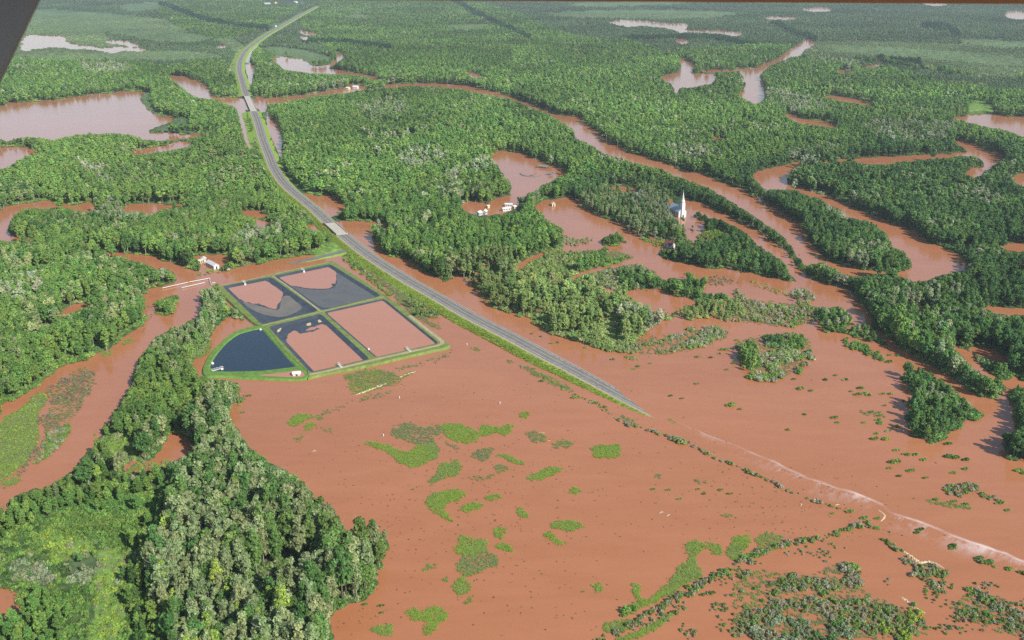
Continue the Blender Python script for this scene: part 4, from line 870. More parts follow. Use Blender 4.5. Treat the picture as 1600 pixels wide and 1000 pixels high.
house((748.5, 336.5), 5.0, 3.8, 2.8, 4.2, math.radians(-30), M_WHITE, M_WHITE, 'white cabin at the left end of the flooded village lane', 'cabin', 'cabin', 2)
house((757.5, 334.5), 5.0, 3.8, 2.8, 4.2, math.radians(-15), M_WHITE, M_WHITE, 'white cabin right beside the leftmost village cabin', 'cabin', 'cabin', 2)
house((791, 329), 8.0, 3.0, 2.3, 3.1, math.radians(-68), M_WHITE, M_WHITE, 'longer white trailer below the silver willow in the village', 'trailer', 'trailer', 3)
house((795, 322.5), 7.0, 3.0, 2.3, 3.1, math.radians(-100), M_WHITE, M_WHITE, 'white trailer farther from the viewer, behind the longer one', 'trailer', 'trailer', 3)
house((803.5, 326), 3.2, 3, 2.2, 3.2, math.radians(-40), M_CREAM, M_CREAM, 'small pale shed touching the silver willow', 'shed', 'shed', 1)
house((762.5, 324.5), 2.6, 2, 1.8, 2.4, math.radians(-40), M_CREAM, M_CREAM, 'tiny pale shed alone in red water behind the two cabins', 'shed', 'shed', 1)
house((864.5, 321.5), 4.2, 3.2, 2.4, 3.6, math.radians(10), M_CREAM, M_CREAM, 'cream cabin at the flooded left shore of the wide village pool', 'cabin', 'cabin', 1)
house((1046, 386), 8, 5, 2.8, 5.0, math.radians(38), M_ROOFB, M_WHITE, 'white house with maroon roof under the church wood', 'house', 'house', 2)
house((463.5, 588), 4.2, 3.2, 2.3, 3.0, math.radians(-75), M_WHITE, M_WHITE, 'small white pump hut at the near corner of the lagoons', 'pump_hut', 'hut', 1, 0.0)
house((556, 138.5), 9, 7, 3.2, 5.4, math.radians(70), M_WHITE, M_WHITE, 'white cabin surrounded by the far river, right one of two', 'cabin', 'cabin', 2)
house((544, 140), 6, 5, 3, 4.6, math.radians(60), M_CREAM, M_CREAM, 'smaller pale cabin in the far river, left one of two', 'cabin', 'cabin', 2)
house((462, 4.5), 26, 11, 5, 8.5, math.radians(35), M_WHITE, M_WHITE, 'long white barn on the far skyline beside the highway', 'barn', 'barn', 3, .7)
house((418, 6.5), 26, 10, 4, 6.5, math.radians(90), M_WHITE, M_WHITE, 'low white barn farthest left among the distant buildings', 'barn', 'barn', 3, .7)
house((431, 5.5), 12, 10, 5, 8, math.radians(20), M_YEL, M_YEL, 'yellow barn between two distant white barns', 'barn', 'barn', 2, .7)
house((431, 42), 7, 6, 3.4, 5.4, math.radians(30), M_CREAM, M_WHITE, 'lone white cottage in the far woods left of the highway', 'cottage', 'house', 2, .7)
# church
cx, cy, _ = G((1058.5, 336.5)); church = tag(empty('church', (cx, cy, 0), math.radians(24)), 'white wooden church with tall pointed steeple standing in flood water', 'church')
k = MB(); k.gwall(-4.6, 4.6, -9, 10, -.6, 6.4, 11.2); k.put('wall', M_WHITE, church)
k = MB(); k.gable(-4.6, 4.6, -9, 10, 6.42, 11.22, .5, .2); k.put('roof', M_ROOFG, church)
tw = MB(); tw.box(-1.9, 1.9, -10.5, -6.7, -.6, 14.0); two = tw.put('tower', M_WHITE, church)
k = MB(); k.box(-2.15, 2.15, -10.75, -6.45, 14.0, 14.4); k.box(-1.55, 1.55, -10.15, -7.05, 14.4, 17.0); k.put('belfry', M_WHITE, two)
for q in ((-.6, .6, -10.21, -10.153, 14.9, 16.6), (-1.61, -1.553, -9.2, -8.0, 14.9, 16.6), (1.553, 1.61, -9.2, -8.0, 14.9, 16.6)):
    k = MB(); k.box(*q); k.put('louvre', M_ROOFG, two)
k = MB(); k.tube([(0, -8.6, 17.003), (0, -8.6, 18.6), (0, -8.6, 27.0)], [2.0, 1.25, .1], 8); k.put('spire', M_WHITE, church)
k = MB(); k.box(-.06, .06, -8.66, -8.54, 26.9, 28.4); k.box(-.45, .45, -8.65, -8.55, 27.7, 27.84); k.put('cross', M_WHITE, church)
k = MB(); k.box(-.8, .8, -10.56, -10.503, 0, 2.8); k.put('door', M_DARK, church)
for i in range(4):
    for sx in (-1, 1):
        k = MB(); xx = sx*4.64; k.box(xx-.03, xx+.03, -6.5+i*4.4, -5.4+i*4.4, 1.8, 4.8); k.put('window', M_DARK, church)
church.scale = (.9, .9, .9)
def shelter(pix, L, wd, rz, label):
    x, y, _ = G(pix); root = tag(empty('picnic_shelter', (x, y, 0), rz), label, 'shelter')
    k = MB(); k.gable(-wd/2, wd/2, -L/2, L/2, 2.4, 3.5, .5, .15); k.put('roof', M_ROOFGR, root)
    n = max(2, int(L/3.5))
    for i in range(n+1):
        for sx in (-1, 1):
            k = MB(); yy = -L/2+.3+i*(L-.6)/n; k.box(sx*(wd/2-.25)-.1, sx*(wd/2-.25)+.1, yy-.1, yy+.1, -.8, 2.55); k.put('post', M_BARKD, root)
shelter((849, 262.5), 12, 3.6, math.radians(62), 'long open shelter with grey-green roof in the orange clearing'); shelter((859.5, 273.5), 4.5, 3.2, math.radians(60), 'short open shelter with grey-green roof nearer the round bank')
# round earth bank in the clearing
x0, y0, _ = G((832, 271)); V, F = [], []; n = 40; a0, a1 = math.radians(170), math.radians(318)
for i in range(n+1):
    a = a0 + (a1-a0)*i/n; tz = min(1, min(i, n-i)/6)
    for o, z in ((-1.3, -.3), (-.5, .75*tz), (.5, .75*tz), (1.3, -.3)):
        V.append(((13.5+o)*math.cos(a), (13.5+o)*math.sin(a)*1.25, z))
for i in range(n):
    for b in range(3): F.append((i*4+b, i*4+b+1, (i+1)*4+b+1, (i+1)*4+b))
o = link('ring_bank', mesh_from('ring_bank', V, F, [plain('wet_bank', (.16, .15, .13), .9, .25, .8)], None, True)); o.location = (x0, y0, 0); tag(o, 'low dark curved bank half round the middle of the clearing', 'bank')
def mound(pix, rx, ry, h, mat, label, name, seed):
    x, y, _ = G(pix); r = random.Random(seed); V = [(0, 0, h)]; F = []; n = 18
    for ring, (q, z) in enumerate(((.4, h*.85), (.75, h*.4), (1.05, -.3))):
        for i in range(n):
            a = 6.2832*i/n; w = q*r.uniform(.85, 1.15); V.append((rx*w*math.cos(a), ry*w*math.sin(a), z))
    for i in range(n): F.append((0, 1+i, 1+(i+1) % n))
    for g in range(2):
        for i in range(n): F.append((1+g*n+i, 1+(g+1)*n+i, 1+(g+1)*n+(i+1) % n, 1+g*n+(i+1) % n))
    o = link(name, mesh_from(name, V, F, [mat], None, True)); o.location = (x, y, 0); tag(o, label, 'mound')
mound((831, 274.5), 2.6, 3.4, .7, plain('wet_earth', (.13, .085, .07), .9, .3, .8), 'dark wet mound inside the curved bank', 'earth_mound', 3); mound((838, 272), 4.5, 5.5, .35, M_EARTH, 'flat reddish mound inside the curved bank', 'earth_mound', 4)
# causeway guard rails
def rail(p0, p1, label, z=.1):
    A, Bq = Vector(G(p0, z)), Vector(G(p1, z)); d = Bq - A; L = d.length; rz = math.atan2(d.y, d.x)
    root = tag(empty('guard_rail', A, rz), label, 'guard rail', 'white guard rails of the drowned causeway bridge')
    k = MB(); k.box(0, L, -.12, .12, .55, 1.0); k.put('beam', M_WHITE, root)
    n = max(3, int(L/2.5))
    k = MB()
    for i in range(n+1): k.box(i*L/n-.1, i*L/n+.1, -.25, -.123, -.5, 1.05)
    k.put('posts', M_CONC, root)
rail((254, 451.5), (294, 442.5), 'long white guard rail on the far side of the causeway'); rail((296, 442), (328, 436), 'white guard rail continuing right of the long far-side one')
rail((284, 451), (320, 443), 'white guard rail on the near side of the causeway'); rail((327, 436.5), (330, 446), 'short white cross rail at the right causeway end')
rail((331, 444), (336, 442.5), 'shortest white rail, beside the right causeway end')
# debris
def debris(pix, w, h, label, seed, mat=None, name='debris_line', z0=-.05):
    P = np.array([G(q) for q in smooth(parse(pix), 10, False)]); r = np.random.default_rng(seed)
    t = np.gradient(P[:, :2], axis=0); t /= np.linalg.norm(t, axis=1)[:, None]; R = np.stack([t[:, 1], -t[:, 0]], 1)
    V, F = [], []; n = len(P)
    for i in range(n):
        e = min(1, 4*min(i, n-1-i)/n + .15); ww = w*e*r.uniform(.5, 1.3)
        for o, z in ((-1, 0), (-.4, .8), (.3, 1), (1, 0)):
            V.append((P[i, 0]+R[i, 0]*o*ww/2 + r.normal()*.1, P[i, 1]+R[i, 1]*o*ww/2, z0 + z*h*e*r.uniform(.5, 1.2)))
    for a in range(n-1):
        for b in range(3): F.append((a*4+b, a*4+b+1, (a+1)*4+b+1, (a+1)*4+b))
    tag(link(name, mesh_from(name, V, F, [mat or M_DRIFT])), label, 'debris')
debris('555,617.5 570,612 590,605 612,596', 1.9, .5, 'tan line of washed-up reeds along the grassy islet below the lagoons', 1)
debris('622,590.5 636,585 650,580', 1.6, .45, 'shorter tan reed line right of the grassy islet', 2)
debris('1405,856 1418,866 1432,876 1440,879 1452,878 1464,882 1475,888', 2.0, .6, 'bleached driftwood line beside bushes near the white foam', 3)
debris('1408,932 1418,940 1430,950 1446,958', 1.5, .4, 'bleached driftwood edging the scrub island at lower right', 4)
debris('1372,796 1382,806 1376,815', 1.2, .3, 'pale debris curl just below the foam line', 5)
debris('572,609 590,603 600,598', .5, .3, 'thin straw streak in the grassy islet', 6)
for i, (q, lb) in enumerate((((729.5, 538.6), 'white post alone in the water right of the lagoons'), ((773.5, 532), 'white post at the foot of the highway verge'), ((624, 622), 'pale post in open water below the reed line'), ((781, 630.5), 'pale post in open water right of the large grass patches'), ((599, 681), 'pale post in open water above the large grass patch'))):
    x, y, _ = G(q); k = MB(); k.tube([(0, 0, -.5), (0, 0, .9), (0, 0, 1.1)], [.28, .28, .12], 8); o = k.put('marker_post', M_WHITE); o.location = (x, y, 0); tag(o, lb, 'post')
for i, (q, L, a, lb) in enumerate((((1033, 801), 2.4, .6, 'grey log floating in open water, left of a pair'), ((1044, 805.5), 2.4, .7, 'grey log floating in open water, right of a pair'), ((846, 676.5), 3.2, 2.9, 'white driftwood log beside a grey-green grass patch'), ((857, 688.5), 1.8, 2.6, 'short white log right of the grey-green grass patch'), ((491, 705), 2, .5, 'short dark log near the left grass patches'), ((1308, 789), 2.2, .3, 'pale snag left of the hedge end'), ((1252, 789), 2, 1, 'pale stump left of the pale snag'))):
    x, y, _ = G(q); k = MB(); k.tube([(-L/2, 0, .05), (0, .1, .14), (L/2, 0, .04)], [.16, .24, .1], 7); k.tube([(0, .1, .1), (.3, .5, .5)], [.1, .04], 5)
    o = k.put('driftwood_log', M_DRIFT if i in (2, 3, 5, 6) else M_BARK); o.location = (x, y, 0); o.rotation_euler = (0, 0, a); tag(o, lb, 'log')

# ================================================================ the aeroplane the picture was taken from
def cam_pt(px, py, depth):
    return Vector(((px-800)/FPX*depth, CP*depth - (py-500)/FPX*depth*SP, CAMH - SP*depth - (py-500)/FPX*depth*CP))
def airfoil_bar(name, p0, p1, inward, chord, thick, mat, label, cat, ext=.8):
    """streamlined bar: the edge p0-p1 is its trailing edge, it extends 'chord' along inward"""
    d = (p1-p0).normalized(); u = (inward - d*inward.dot(d)).normalized(); w = d.cross(u)
    prof = [(0, .03), (.08, .12), (.3, .36), (.55, .5), (.8, .42), (.95, .2), (1, 0), (.95, -.2), (.8, -.42), (.55, -.5), (.3, -.36), (.08, -.12), (0, -.03)]
    A = p0 - d*ext; Bq = p1 + d*ext; V = []; n = len(prof)
    for e in (A, Bq):
        for c, t in prof: V.append(tuple(e + u*c*chord + w*t*thick))
    F = [(i, (i+1) % n, n+(i+1) % n, n+i) for i in range(n)] + [tuple(range(n))[::-1], tuple(range(n, 2*n))]
    o = link(name, mesh_from(name, V, F, [mat], None, True)); tag(o, label, cat)
airfoil_bar('aircraft_strut', cam_pt(62, 0, 1.5), cam_pt(0, 129, 1.5), cam_pt(0, 0, 1.5) - cam_pt(62, 129, 1.5), .14, .05, M_STRUT, 'dark grey wing strut of the aeroplane crossing the top left corner', 'wing strut')
airfoil_bar('aircraft_wing', cam_pt(690, -2.2, 2.2), cam_pt(1600, 3.4, 2.2), Vector((0, -.9, .36)), 3.2, .14, M_WING, 'thin brown trailing edge of the aeroplane wing along the top border', 'wing', 2.2)
# ================================================================ plants
PAL = {0: [((.055, .115, .028), .48), ((.085, .150, .034), .26), ((.038, .080, .022), .16), ((.14, .18, .10), .10)],
       1: [((.076, .136, .031), .50), ((.054, .108, .027), .28), ((.110, .148, .062), .12), ((.038, .085, .024), .08)],
       2: [((.038, .085, .026), .52), ((.058, .115, .030), .34), ((.12, .16, .085), .14)],
       3: [((.068, .125, .034), .40), ((.115, .160, .070), .30), ((.045, .100, .028), .20), ((.115, .175, .034), .10)],
       4: [((.062, .105, .046), .5), ((.045, .082, .034), .3), ((.095, .115, .070), .2)],
       5: [((.145, .18, .115), .45), ((.11, .145, .08), .35), ((.06, .115, .035), .2)],
       6: [((.15, .13, .085), .45), ((.09, .12, .05), .55)],
       7: [((.085, .145, .034), .42), ((.120, .185, .034), .33), ((.11, .14, .07), .25)],
       9: [((.095, .140, .050), .45), ((.135, .150, .100), .22), ((.080, .140, .036), .33)],
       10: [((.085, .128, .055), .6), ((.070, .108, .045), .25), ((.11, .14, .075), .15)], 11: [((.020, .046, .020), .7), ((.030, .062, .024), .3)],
       8: [((.100, .145, .045), .55), ((.072, .120, .036), .27), ((.13, .165, .07), .18)]}
NAMES = {0: ['mid green', 'light green', 'dark green', 'silver-green'], 1: ['light green', 'mid green', 'pale green', 'dark green'], 2: ['dark green', 'mid green', 'silver-green'],
         3: ['mid green', 'pale grey-green', 'deep green', 'yellow-green'], 4: ['dull green', 'mid green', 'pale green'], 5: ['silvery', 'grey-green', 'mid green'], 6: ['brownish', 'dull green'], 7: ['mid green', 'bright green', 'grey-green'], 9: ['dull green', 'grey-green', 'fresh green'], 10: ['pale green', 'mid green', 'dull green'], 11: ['dark green', 'dark green'], 8: ['olive green', 'mid green', 'pale green']}
def wnoise(x, y, cell, seed):
    """smooth 0..1 noise over world metres"""
    g = np.random.default_rng(seed).random((257, 257)); u = (x/cell) % 256; v = (y/cell) % 256
    i = u.astype(int); j = v.astype(int); f = u-i; g2 = v-j; f = f*f*(3-2*f); g2 = g2*g2*(3-2*g2)
    return (g[i, j]*(1-f)+g[i+1, j]*f)*(1-g2) + (g[i, j+1]*(1-f)+g[i+1, j+1]*f)*g2
def candidates(r0, r1, sp, half=33.0):
    rows = np.arange(r0, r1, sp*.9); out = []
    for k, r in enumerate(rows):
        t = np.arange(-math.radians(half), math.radians(half), sp/r)
        t = t + (k % 2)*sp/r*.5 + RNG.uniform(-.42, .42, len(t))*sp/r
        rr = r + RNG.uniform(-.42, .42, len(t))*sp
        out.append(np.stack([rr*np.sin(t), rr*np.cos(t)], 1))
    return np.concatenate(out)
def fits(x, y, h, w, thin=False):
    """does the whole plant stay inside planted ground as the survey shows it?"""
    L = np.hypot(x, y); ux, uy = y/L, -x/L
    ok = np.ones(len(x), bool)
    for o, q in ((0, .02), (0, .5), (0, .93), (-.8, .5), (.8, .5), (-.55, .8), (.55, .8), (-.5, .15), (.5, .15)) if not thin else ((0, .02), (0, .35)):
        px, py, _ = plan(x + ux*o*w, y + uy*o*w, h*q)
        px = np.clip(px, 0, W-1); py = np.clip(py, 0, Hh-1)
        ok &= look(HT, px, py) > .5
    return ok
def tones(kd, x, y):
    n = len(kd); col = np.zeros((n, 3)); ni = np.zeros(n, int)
    u = .55*RNG.random(n) + .45*np.clip((wnoise(x, y, 38, 5)-.5)*1.5+.5, 0, .999)
    for k, pal in PAL.items():
        m = kd == k
        if not m.any(): continue
        cw = np.cumsum([w for _, w in pal]); cw /= cw[-1]
        i = np.searchsorted(cw, u[m]).clip(0, len(pal)-1); col[m] = np.array([c for c, _ in pal])[i]; ni[m] = i
    col *= LEAF_GAIN * RNG.uniform(.78, 1.2, (n, 1)); col[:, 0] *= RNG.uniform(1.0, 1.24, n)
    col *= (.72 + .56*wnoise(x, y, 170, 6))[:, None]
    return col, ni
def tree_index(kd, r, lod):
    u = RNG.random(len(kd)); pop = np.isin(kd, (3, 8)); tall = np.where(pop, u < .75, u < .25)
    v = RNG.random(len(kd))
    if lod == 0: idx = np.where(tall, (v*4).astype(int), np.where((kd == 4) | (kd >= 10), (v*4).astype(int), np.where(v < .78, 4 + (v/.78*3).astype(int).clip(0, 2), 7 + (v > .89))))
    else: idx = 9 + np.where(tall, (v*2).astype(int), np.where(v < .75, 2 + (v > .37), 4 + (v > .87)))
    return idx
WIDTH = np.array([.22]*4 + [.29]*3 + [.36]*2 + [.22]*2 + [.29]*2 + [.36]*2)
TP, TH, TWd, TI, TC, TK, TN = [], [], [], [], [], [], []
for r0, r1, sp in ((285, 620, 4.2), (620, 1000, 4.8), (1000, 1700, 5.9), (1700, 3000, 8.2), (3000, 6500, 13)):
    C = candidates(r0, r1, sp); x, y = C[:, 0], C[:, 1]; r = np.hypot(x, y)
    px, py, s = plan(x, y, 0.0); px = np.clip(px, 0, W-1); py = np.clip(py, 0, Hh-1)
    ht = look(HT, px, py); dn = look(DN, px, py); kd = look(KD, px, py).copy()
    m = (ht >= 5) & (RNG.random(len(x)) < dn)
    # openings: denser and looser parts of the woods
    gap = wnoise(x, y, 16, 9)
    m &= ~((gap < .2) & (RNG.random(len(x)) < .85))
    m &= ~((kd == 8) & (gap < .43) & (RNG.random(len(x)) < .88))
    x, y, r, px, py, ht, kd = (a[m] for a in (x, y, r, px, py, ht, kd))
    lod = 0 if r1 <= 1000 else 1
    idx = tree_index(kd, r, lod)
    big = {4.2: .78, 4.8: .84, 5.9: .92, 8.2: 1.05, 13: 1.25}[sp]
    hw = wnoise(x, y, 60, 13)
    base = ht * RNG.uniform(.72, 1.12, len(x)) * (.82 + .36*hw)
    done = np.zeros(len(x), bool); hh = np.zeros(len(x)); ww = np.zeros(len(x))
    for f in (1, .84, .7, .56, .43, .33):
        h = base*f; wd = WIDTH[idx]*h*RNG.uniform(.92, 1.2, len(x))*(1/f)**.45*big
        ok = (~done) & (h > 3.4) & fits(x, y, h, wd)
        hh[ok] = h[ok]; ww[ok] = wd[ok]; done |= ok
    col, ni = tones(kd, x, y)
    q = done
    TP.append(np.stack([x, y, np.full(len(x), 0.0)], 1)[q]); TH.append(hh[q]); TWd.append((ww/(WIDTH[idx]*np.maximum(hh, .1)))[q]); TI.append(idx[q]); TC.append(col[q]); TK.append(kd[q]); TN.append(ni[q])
TP, TH, TWd, TI, TC, TK, TN = (np.concatenate(a) for a in (TP, TH, TWd, TI, TC, TK, TN))
tpx, tpy, ts = plan(TP[:, 0], TP[:, 1], 0.0)
vis = (tpx > 0) & (tpx < W) & (tpy > 20) & (tpy < Hh + 40)
print('trees', len(TP))
# the 300 that show largest become trees of their own
score = np.where(vis, TH*ts, 0); own = np.argsort(-score)[:300]; rest = np.ones(len(TP), bool); rest[own] = False
used = set()
def unique(lab, alts=()):
    for a in (lab,) + tuple(alts):
        if a not in used: used.add(a); return a
    used.add(lab); return lab
def where_tree(px, py):
    e = look(HT, np.array([min(px+26, W-1)]), np.array([min(py, Hh-1)]))[0] < .5
    if px > 700: return 'in the flood'
    if py < 610: return 'below the dark lagoon'
    if e: return "at the wood's field edge"
    w = look(HT, np.array([max(px-30, 0)]), np.array([min(py, Hh-1)]))[0] < .5
    if w and px < 260: return 'on the river bank'
    if px < 210 and py > 800: return 'by the low meadow'
    return 'inside the near wood'
tallmed = float(np.median(TH[own]))
for n_, i in enumerate(own):
    h = float(TH[i]); w = float(TWd[i])*h; idx = int(TI[i]) % 9
    root = empty('tree', (float(TP[i, 0]), float(TP[i, 1]), .3), RNG.uniform(0, 6.28)); root.scale = (w, w, h)
    c = link('crown', NEAR[idx][0], root); c.color = (*[float(v) for v in TC[i]], 1); link('trunk', NEAR[idx][1], root)
    form = ('tall ' if h > tallmed*1.12 else 'short ' if h < tallmed*.85 else '') + ('slender' if idx < 4 else 'broad')
    q = float(tpx[i]); v = float(tpy[i]) - float(ts[i])*h*.45
    def lab(f): return '%s %s tree %s, %s%% across, %s%% down photo' % (NAMES[int(TK[i])][int(TN[i])], form, where_tree(q, float(tpy[i])), f % (q/16), f % (v/10))
    tag(root, unique(lab('%.0f'), (lab('%.1f'), lab('%.2f'))), 'tree', 'trees of the near wood and flood edge')
def grounded(P, h, w, rng_z): return P
rot = RNG.uniform(0, 6.28, len(TP)); sc = np.stack([TWd*TH, TWd*TH, TH], 1)
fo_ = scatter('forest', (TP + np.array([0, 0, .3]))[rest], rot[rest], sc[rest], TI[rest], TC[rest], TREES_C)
tag(fo_, 'dense green broadleaf forest covering the valley between the rivers', 'forest', None, 'stuff')

# ---- bushes: undergrowth, drowned scrub, single bushes
BP, BH, BWd, BI, BC, BK, BN = [], [], [], [], [], [], []
for r0, r1, sp in ((285, 620, 1.9), (620, 1000, 3.0), (1000, 1800, 5.0), (1800, 4200, 11)):
    C = candidates(r0, r1, sp); x, y = C[:, 0], C[:, 1]
    px, py, s = plan(x, y, 0.0); px = np.clip(px, 0, W-1); py = np.clip(py, 0, Hh-1)
    ht = look(HT, px, py); dn = look(DN, px, py); kd = look(KD, px, py).copy(); ld = look(LD, px, py); sh_ = look(SHORE, px, py)
    ht = np.where(sh_, 1.5, ht); dn = np.where(sh_, .13, dn); kd = np.where(sh_, 9, kd)
    clump = wnoise(x, y, 7, 17)
    m = (ht > .5) & np.where(dn > .8, RNG.random(len(x)) < dn*.92, (clump*.75 + RNG.random(len(x))*.25) > (1 - dn*.95))
    m &= np.where(ht >= 5, RNG.random(len(x)) < .5, True)
    x, y, ht, kd, sh_ = x[m], y[m], ht[m], kd[m], sh_[m]
    h = np.minimum(ht, 4.0)*RNG.uniform(.5, 1.05, len(x)); wd = np.where(ht < 5, np.maximum(h, 1.0)*RNG.uniform(.42, .66, len(x)), np.maximum(h, 1.1)*RNG.uniform(.75, 1.1, len(x)))*(1 if sp < 4 else 1.6 if sp < 6 else 3.0)
    done = np.zeros(len(x), bool); hh = h.copy(); ww = wd.copy()
    for f in (1, .7, .45):
        ok = (~done) & np.where(ht < 5, fits(x, y, h*f, wd*f, True) | sh_, fits(x, y, h*f, wd*f*.9)); hh[ok] = (h*f)[ok]; ww[ok] = (wd*f)[ok]; done |= ok
    idx = (RNG.random(len(x))*5).astype(int); tw = kd == 6; idx = np.where(tw & (RNG.random(len(x)) < .75), 5 + (RNG.random(len(x))*2).astype(int), idx)
    col, ni = tones(kd, x, y); q = done
    BP.append(np.stack([x, y, np.zeros(len(x))], 1)[q]); BH.append(hh[q]); BWd.append(ww[q]); BI.append(idx[q]); BC.append(col[q]); BK.append(kd[q]); BN.append(ni[q])
sx_, sy_ = ground([q[0] for q in SPOTS], [q[1] for q in SPOTS]); sh = np.array([q[2] for q in SPOTS])
n0 = len(SPOTS); kk = np.zeros(n0, int)
for rep, (ox, oy, fh) in enumerate(((0, 0, 1), (1.1, .5, .75), (-1.2, -.2, .7))):
    col, ni = tones(kk, sx_*7, sy_*7)
    BP.append(np.stack([sx_ + ox*sh*.45*RNG.uniform(.6, 1.3, n0), sy_ + oy*sh*.45, np.zeros(n0)], 1)); BH.append(sh*.75*fh); BWd.append(sh*.48*fh*RNG.uniform(.9, 1.3, n0)); BI.append((RNG.random(n0)*5).astype(int)); BC.append(col); BK.append(kk); BN.append(ni)
BP, BH, BWd, BI, BC, BK, BN = (np.concatenate(a) for a in (BP, BH, BWd, BI, BC, BK, BN))
print('bushes', len(BP))
bpx, bpy_, bs = plan(BP[:, 0], BP[:, 1], 0.0)
inwood = look(HT, np.clip(bpx, 0, W-1), np.clip(bpy_, 0, Hh-1)) >= 5
vis = (bpx > 0) & (bpx < W) & (bpy_ > 300) & (bpy_ < Hh) & ~inwood
score = np.where(vis, BH*bs, 0); own = np.argsort(-score)[:300]; rest = np.ones(len(BP), bool); rest[own] = False
def where_bush(px, py):
    if px < 230 and py < 780: return 'on the left river bar'
    if px < 700: return 'beside the near wood'
    if py > 870 and px > 1080: return 'in the drowned scrub'
    if py > 800: return 'in the lower right hedge'
    if px > 1380: return 'in open water at right'
    if py < 610 and px > 1100: return 'on the scrub island'
    if py < 600: return 'below the flooded poplars'
    return 'in the hedge by the foam'
for i in own:
    idx = int(BI[i]); root = link('bush', BUSH_ME[idx] if idx < 5 else TWIG_ME[idx-5]); root.location = (float(BP[i, 0]), float(BP[i, 1]), -.05); root.rotation_euler = (0, 0, RNG.uniform(0, 6.28))
    root.scale = (float(BWd[i]), float(BWd[i]), float(BH[i])); root.color = (*[float(v) for v in BC[i]], 1)
    q = float(bpx[i]); v = float(bpy_[i]) - float(bs[i])*float(BH[i])*.4
    nm = ('twiggy' if idx > 4 else NAMES[int(BK[i])][int(BN[i])])
    def lab(f): return '%s bush %s, %s%% across, %s%% down photo' % (nm, where_bush(q, v), f % (q/16), f % (v/10))
    tag(root, unique(lab('%.0f'), (lab('%.1f'), lab('%.2f'))), 'bush', 'bushes standing in the flood')
o = scatter('scrub', (BP - np.array([0, 0, .05]))[rest], RNG.uniform(0, 6.28, rest.sum()), np.stack([BWd, BWd, BH], 1)[rest], BI[rest], BC[rest], BUSH_C)
tag(o, 'low bushes and undergrowth filling the woods and drowned scrub', 'scrub', None, 'stuff')

# ---- grass out of the shallow water
GP, GS, GCc = [], [], []
for s, grey in GRASS:
    m = fill_mask(parse(s)); soft = blur(m, 12); n1 = vnoise(Hh, W, 5, 61)*.6 + vnoise(Hh, W, 2, 62)*.4
    jj, ii = np.nonzero(soft > .04); wv = soft[jj, ii]
    X, Y = ground(ii + .5, jj + .5); _, _, sc_ = plan(X, Y, 0.0); sinp = CAMH/np.sqrt(X*X+Y*Y+CAMH**2)
    dens = np.clip(wv*1.5 - .42 + (n1[jj, ii]-.5)*(1.1 if grey < .4 else 1.6), 0, 1)*(2.6 if grey < .4 else 1.3 if grey < .8 else .45)
    cnt = RNG.poisson(dens/(sc_*sc_*sinp))
    ii, jj = np.repeat(ii, cnt), np.repeat(jj, cnt)
    X, Y = ground(ii + RNG.random(len(ii)), jj + RNG.random(len(jj)))
    fresh = np.array([.31, .44, .075]); old = np.array([.27, .315, .16]); g = np.clip(grey + RNG.normal(0, .22, len(X)) + (wnoise(np.asarray(X), np.asarray(Y), 9, 71)-.5)*.5, 0, 1)[:, None]
    GP.append(np.stack([X, Y, np.full(len(X), -.05)], 1)); GCc.append((fresh*(1-g) + old*g)*RNG.uniform(.85, 1.12, (len(X), 1))); hgt = RNG.uniform(.3, .55, len(X)); GS.append(np.stack([RNG.uniform(.7, 1.2, len(X)), RNG.uniform(.7, 1.2, len(X)), hgt], 1))
# loose stems and flotsam drifting over the drowned field
fx = np.concatenate([RNG.normal(720, 130, 500), RNG.uniform(430, 1150, 350), RNG.normal(1230, 90, 250)]); fy = np.concatenate([RNG.normal(770, 95, 500), RNG.uniform(600, 985, 350), RNG.normal(790, 40, 250)])
ok = (fy > 600) & (fy < 998) & (look(HT, np.clip(fx, 0, W-1), np.clip(fy, 0, Hh-1)) < .1) & (look(LD, np.clip(fx, 0, W-1), np.clip(fy, 0, Hh-1)) < .1) & (fx > 420); fx, fy = fx[ok], fy[ok]
X, Y = ground(fx, fy); n_ = len(X)
GP.append(np.stack([X, Y, np.full(n_, -.06)], 1)); GCc.append(np.array([.20, .22, .10])*RNG.uniform(.5, 1.2, (n_, 1))); GS.append(np.stack([RNG.uniform(.2, .9, n_), RNG.uniform(.2, .6, n_), RNG.uniform(.12, .3, n_)], 1))
# grass tufts on the verge of the highway and the dikes
vv = np.random.default_rng(8)
for i in range(len(S_ALL)):
    if PT[i, 1] > 1100: continue
    k = 60; o = vv.uniform(6.8, 12.5, k); z = np.interp(o, [6.6, 8.2, 14.5], [-.12, -.5, -3.0]) + TILT[i]*1.3; tz = PT[i, 2] + z
    o = o[tz > -.1]; tz = tz[tz > -.1]; al = vv.uniform(-2.5, 2.5, len(o)); kz = len(o)
    if kz == 0: continue
    GP.append(np.stack([PT[i, 0] + RT[i, 0]*o + tn[i, 0]*al, PT[i, 1] + RT[i, 1]*o + tn[i, 1]*al, tz - .05], 1)); GCc.append(np.array([.40, .50, .09])*vv.uniform(.6, 1.25, (kz, 1))); GS.append(np.stack([vv.uniform(.6, 1, kz), vv.uniform(.6, 1, kz), vv.uniform(.2, .38, kz)], 1))
GP, GS, GCc = np.concatenate(GP), np.concatenate(GS), np.concatenate(GCc); print('tufts', len(GP))
o = scatter('grass', GP, RNG.uniform(0, 6.28, len(GP)), GS, (RNG.random(len(GP))*3).astype(int), GCc, GRASS_C)
tag(o, 'patches of fresh green grass standing out of the shallow flood', 'grass', None, 'stuff')

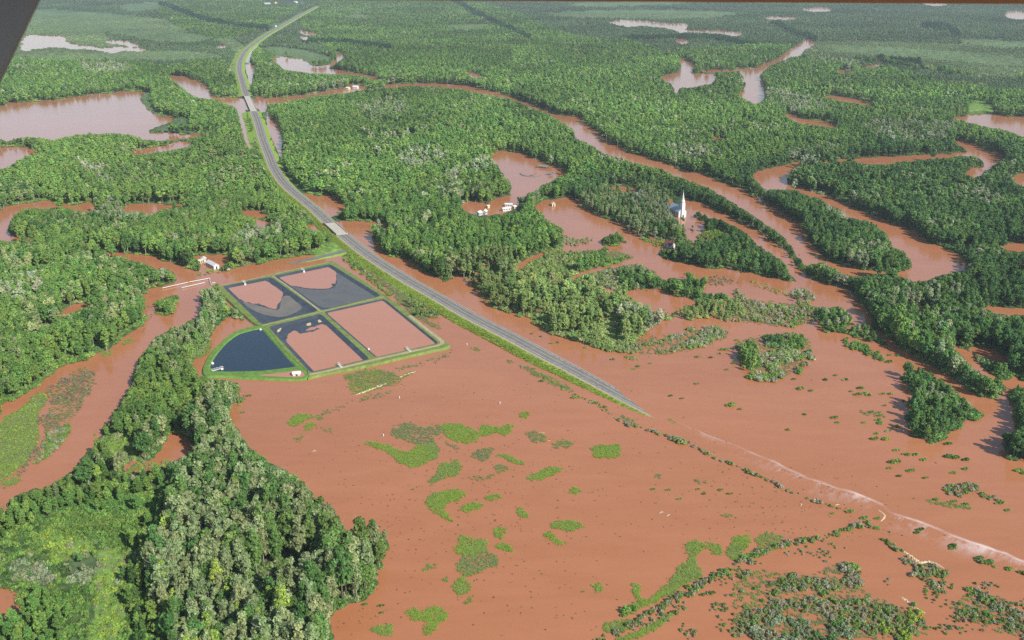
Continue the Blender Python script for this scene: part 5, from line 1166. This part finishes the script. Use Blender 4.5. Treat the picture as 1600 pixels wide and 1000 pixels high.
# ================================================================ light, air, camera
SUN_AZ, SUN_EL = math.radians(SUN_AZ_DEG), math.radians(SUN_EL_DEG)      # azimuth clockwise from +Y
sd = Vector((math.sin(SUN_AZ)*math.cos(SUN_EL), math.cos(SUN_AZ)*math.cos(SUN_EL), math.sin(SUN_EL)))
L = bpy.data.lights.new('sun', 'SUN'); L.energy = SUN_E; L.angle = math.radians(.53); L.color = (1, .955, .88)
so = bpy.data.objects.new('sun', L); COL.objects.link(so); so.rotation_euler = (-sd).to_track_quat('-Z', 'Y').to_euler()
wd = bpy.data.worlds.new('World'); scene.world = wd; wd.use_nodes = True; nt = wd.node_tree; nt.nodes.clear()
bg = nt.nodes.new('ShaderNodeBackground'); ow = nt.nodes.new('ShaderNodeOutputWorld'); sk = nt.nodes.new('ShaderNodeTexSky')
sk.sky_type = 'NISHITA'; sk.sun_disc = False; sk.sun_elevation = SUN_EL; sk.sun_rotation = SUN_AZ; sk.air_density = 1; sk.dust_density = .5; sk.ozone_density = 1
bg.inputs[1].default_value = SKY_E; nt.links.new(sk.outputs[0], bg.inputs[0]); nt.links.new(bg.outputs[0], ow.inputs[0])
k = MB(); k.box(-26000, 26000, -3000, 26000, -2.2, CAMH + 6)
m, nt, ns, ls = newmat('haze'); out = N(ns, 'ShaderNodeOutputMaterial'); pv = N(ns, 'ShaderNodeVolumePrincipled')
pv.inputs['Color'].default_value = (.80, .90, 1, 1); pv.inputs['Density'].default_value = HAZE; pv.inputs['Anisotropy'].default_value = .2
ls.new(pv.outputs[0], out.inputs['Volume'])
if HAZE > 0: tag(k.put('haze', m), 'thin bluish summer haze over the far forest', 'haze', None, 'stuff')
cam = bpy.data.cameras.new('camera'); co = bpy.data.objects.new('camera', cam); COL.objects.link(co); scene.camera = co
co.location = (0, 0, CAMH); co.rotation_euler = (math.pi/2 - PITCH, 0, 0); cam.sensor_width = 36; cam.lens = FPX/W*36; cam.clip_start = .05; cam.clip_end = 60000
cam.dof.use_dof = True; cam.dof.focus_distance = 900; cam.dof.aperture_fstop = 9
scene.view_settings.view_transform = 'Standard'; scene.view_settings.look = 'None'; scene.view_settings.exposure = EXPO; scene.view_settings.gamma = 1
scene.render.engine = 'CYCLES'; cy_ = scene.cycles; cy_.max_bounces = 6; cy_.diffuse_bounces = 3; cy_.glossy_bounces = 2; cy_.transmission_bounces = 3; cy_.transparent_max_bounces = 6; cy_.volume_bounces = 0
cy_.use_denoising = False; cy_.caustics_reflective = False; cy_.caustics_refractive = False; cy_.sample_clamp_indirect = 4
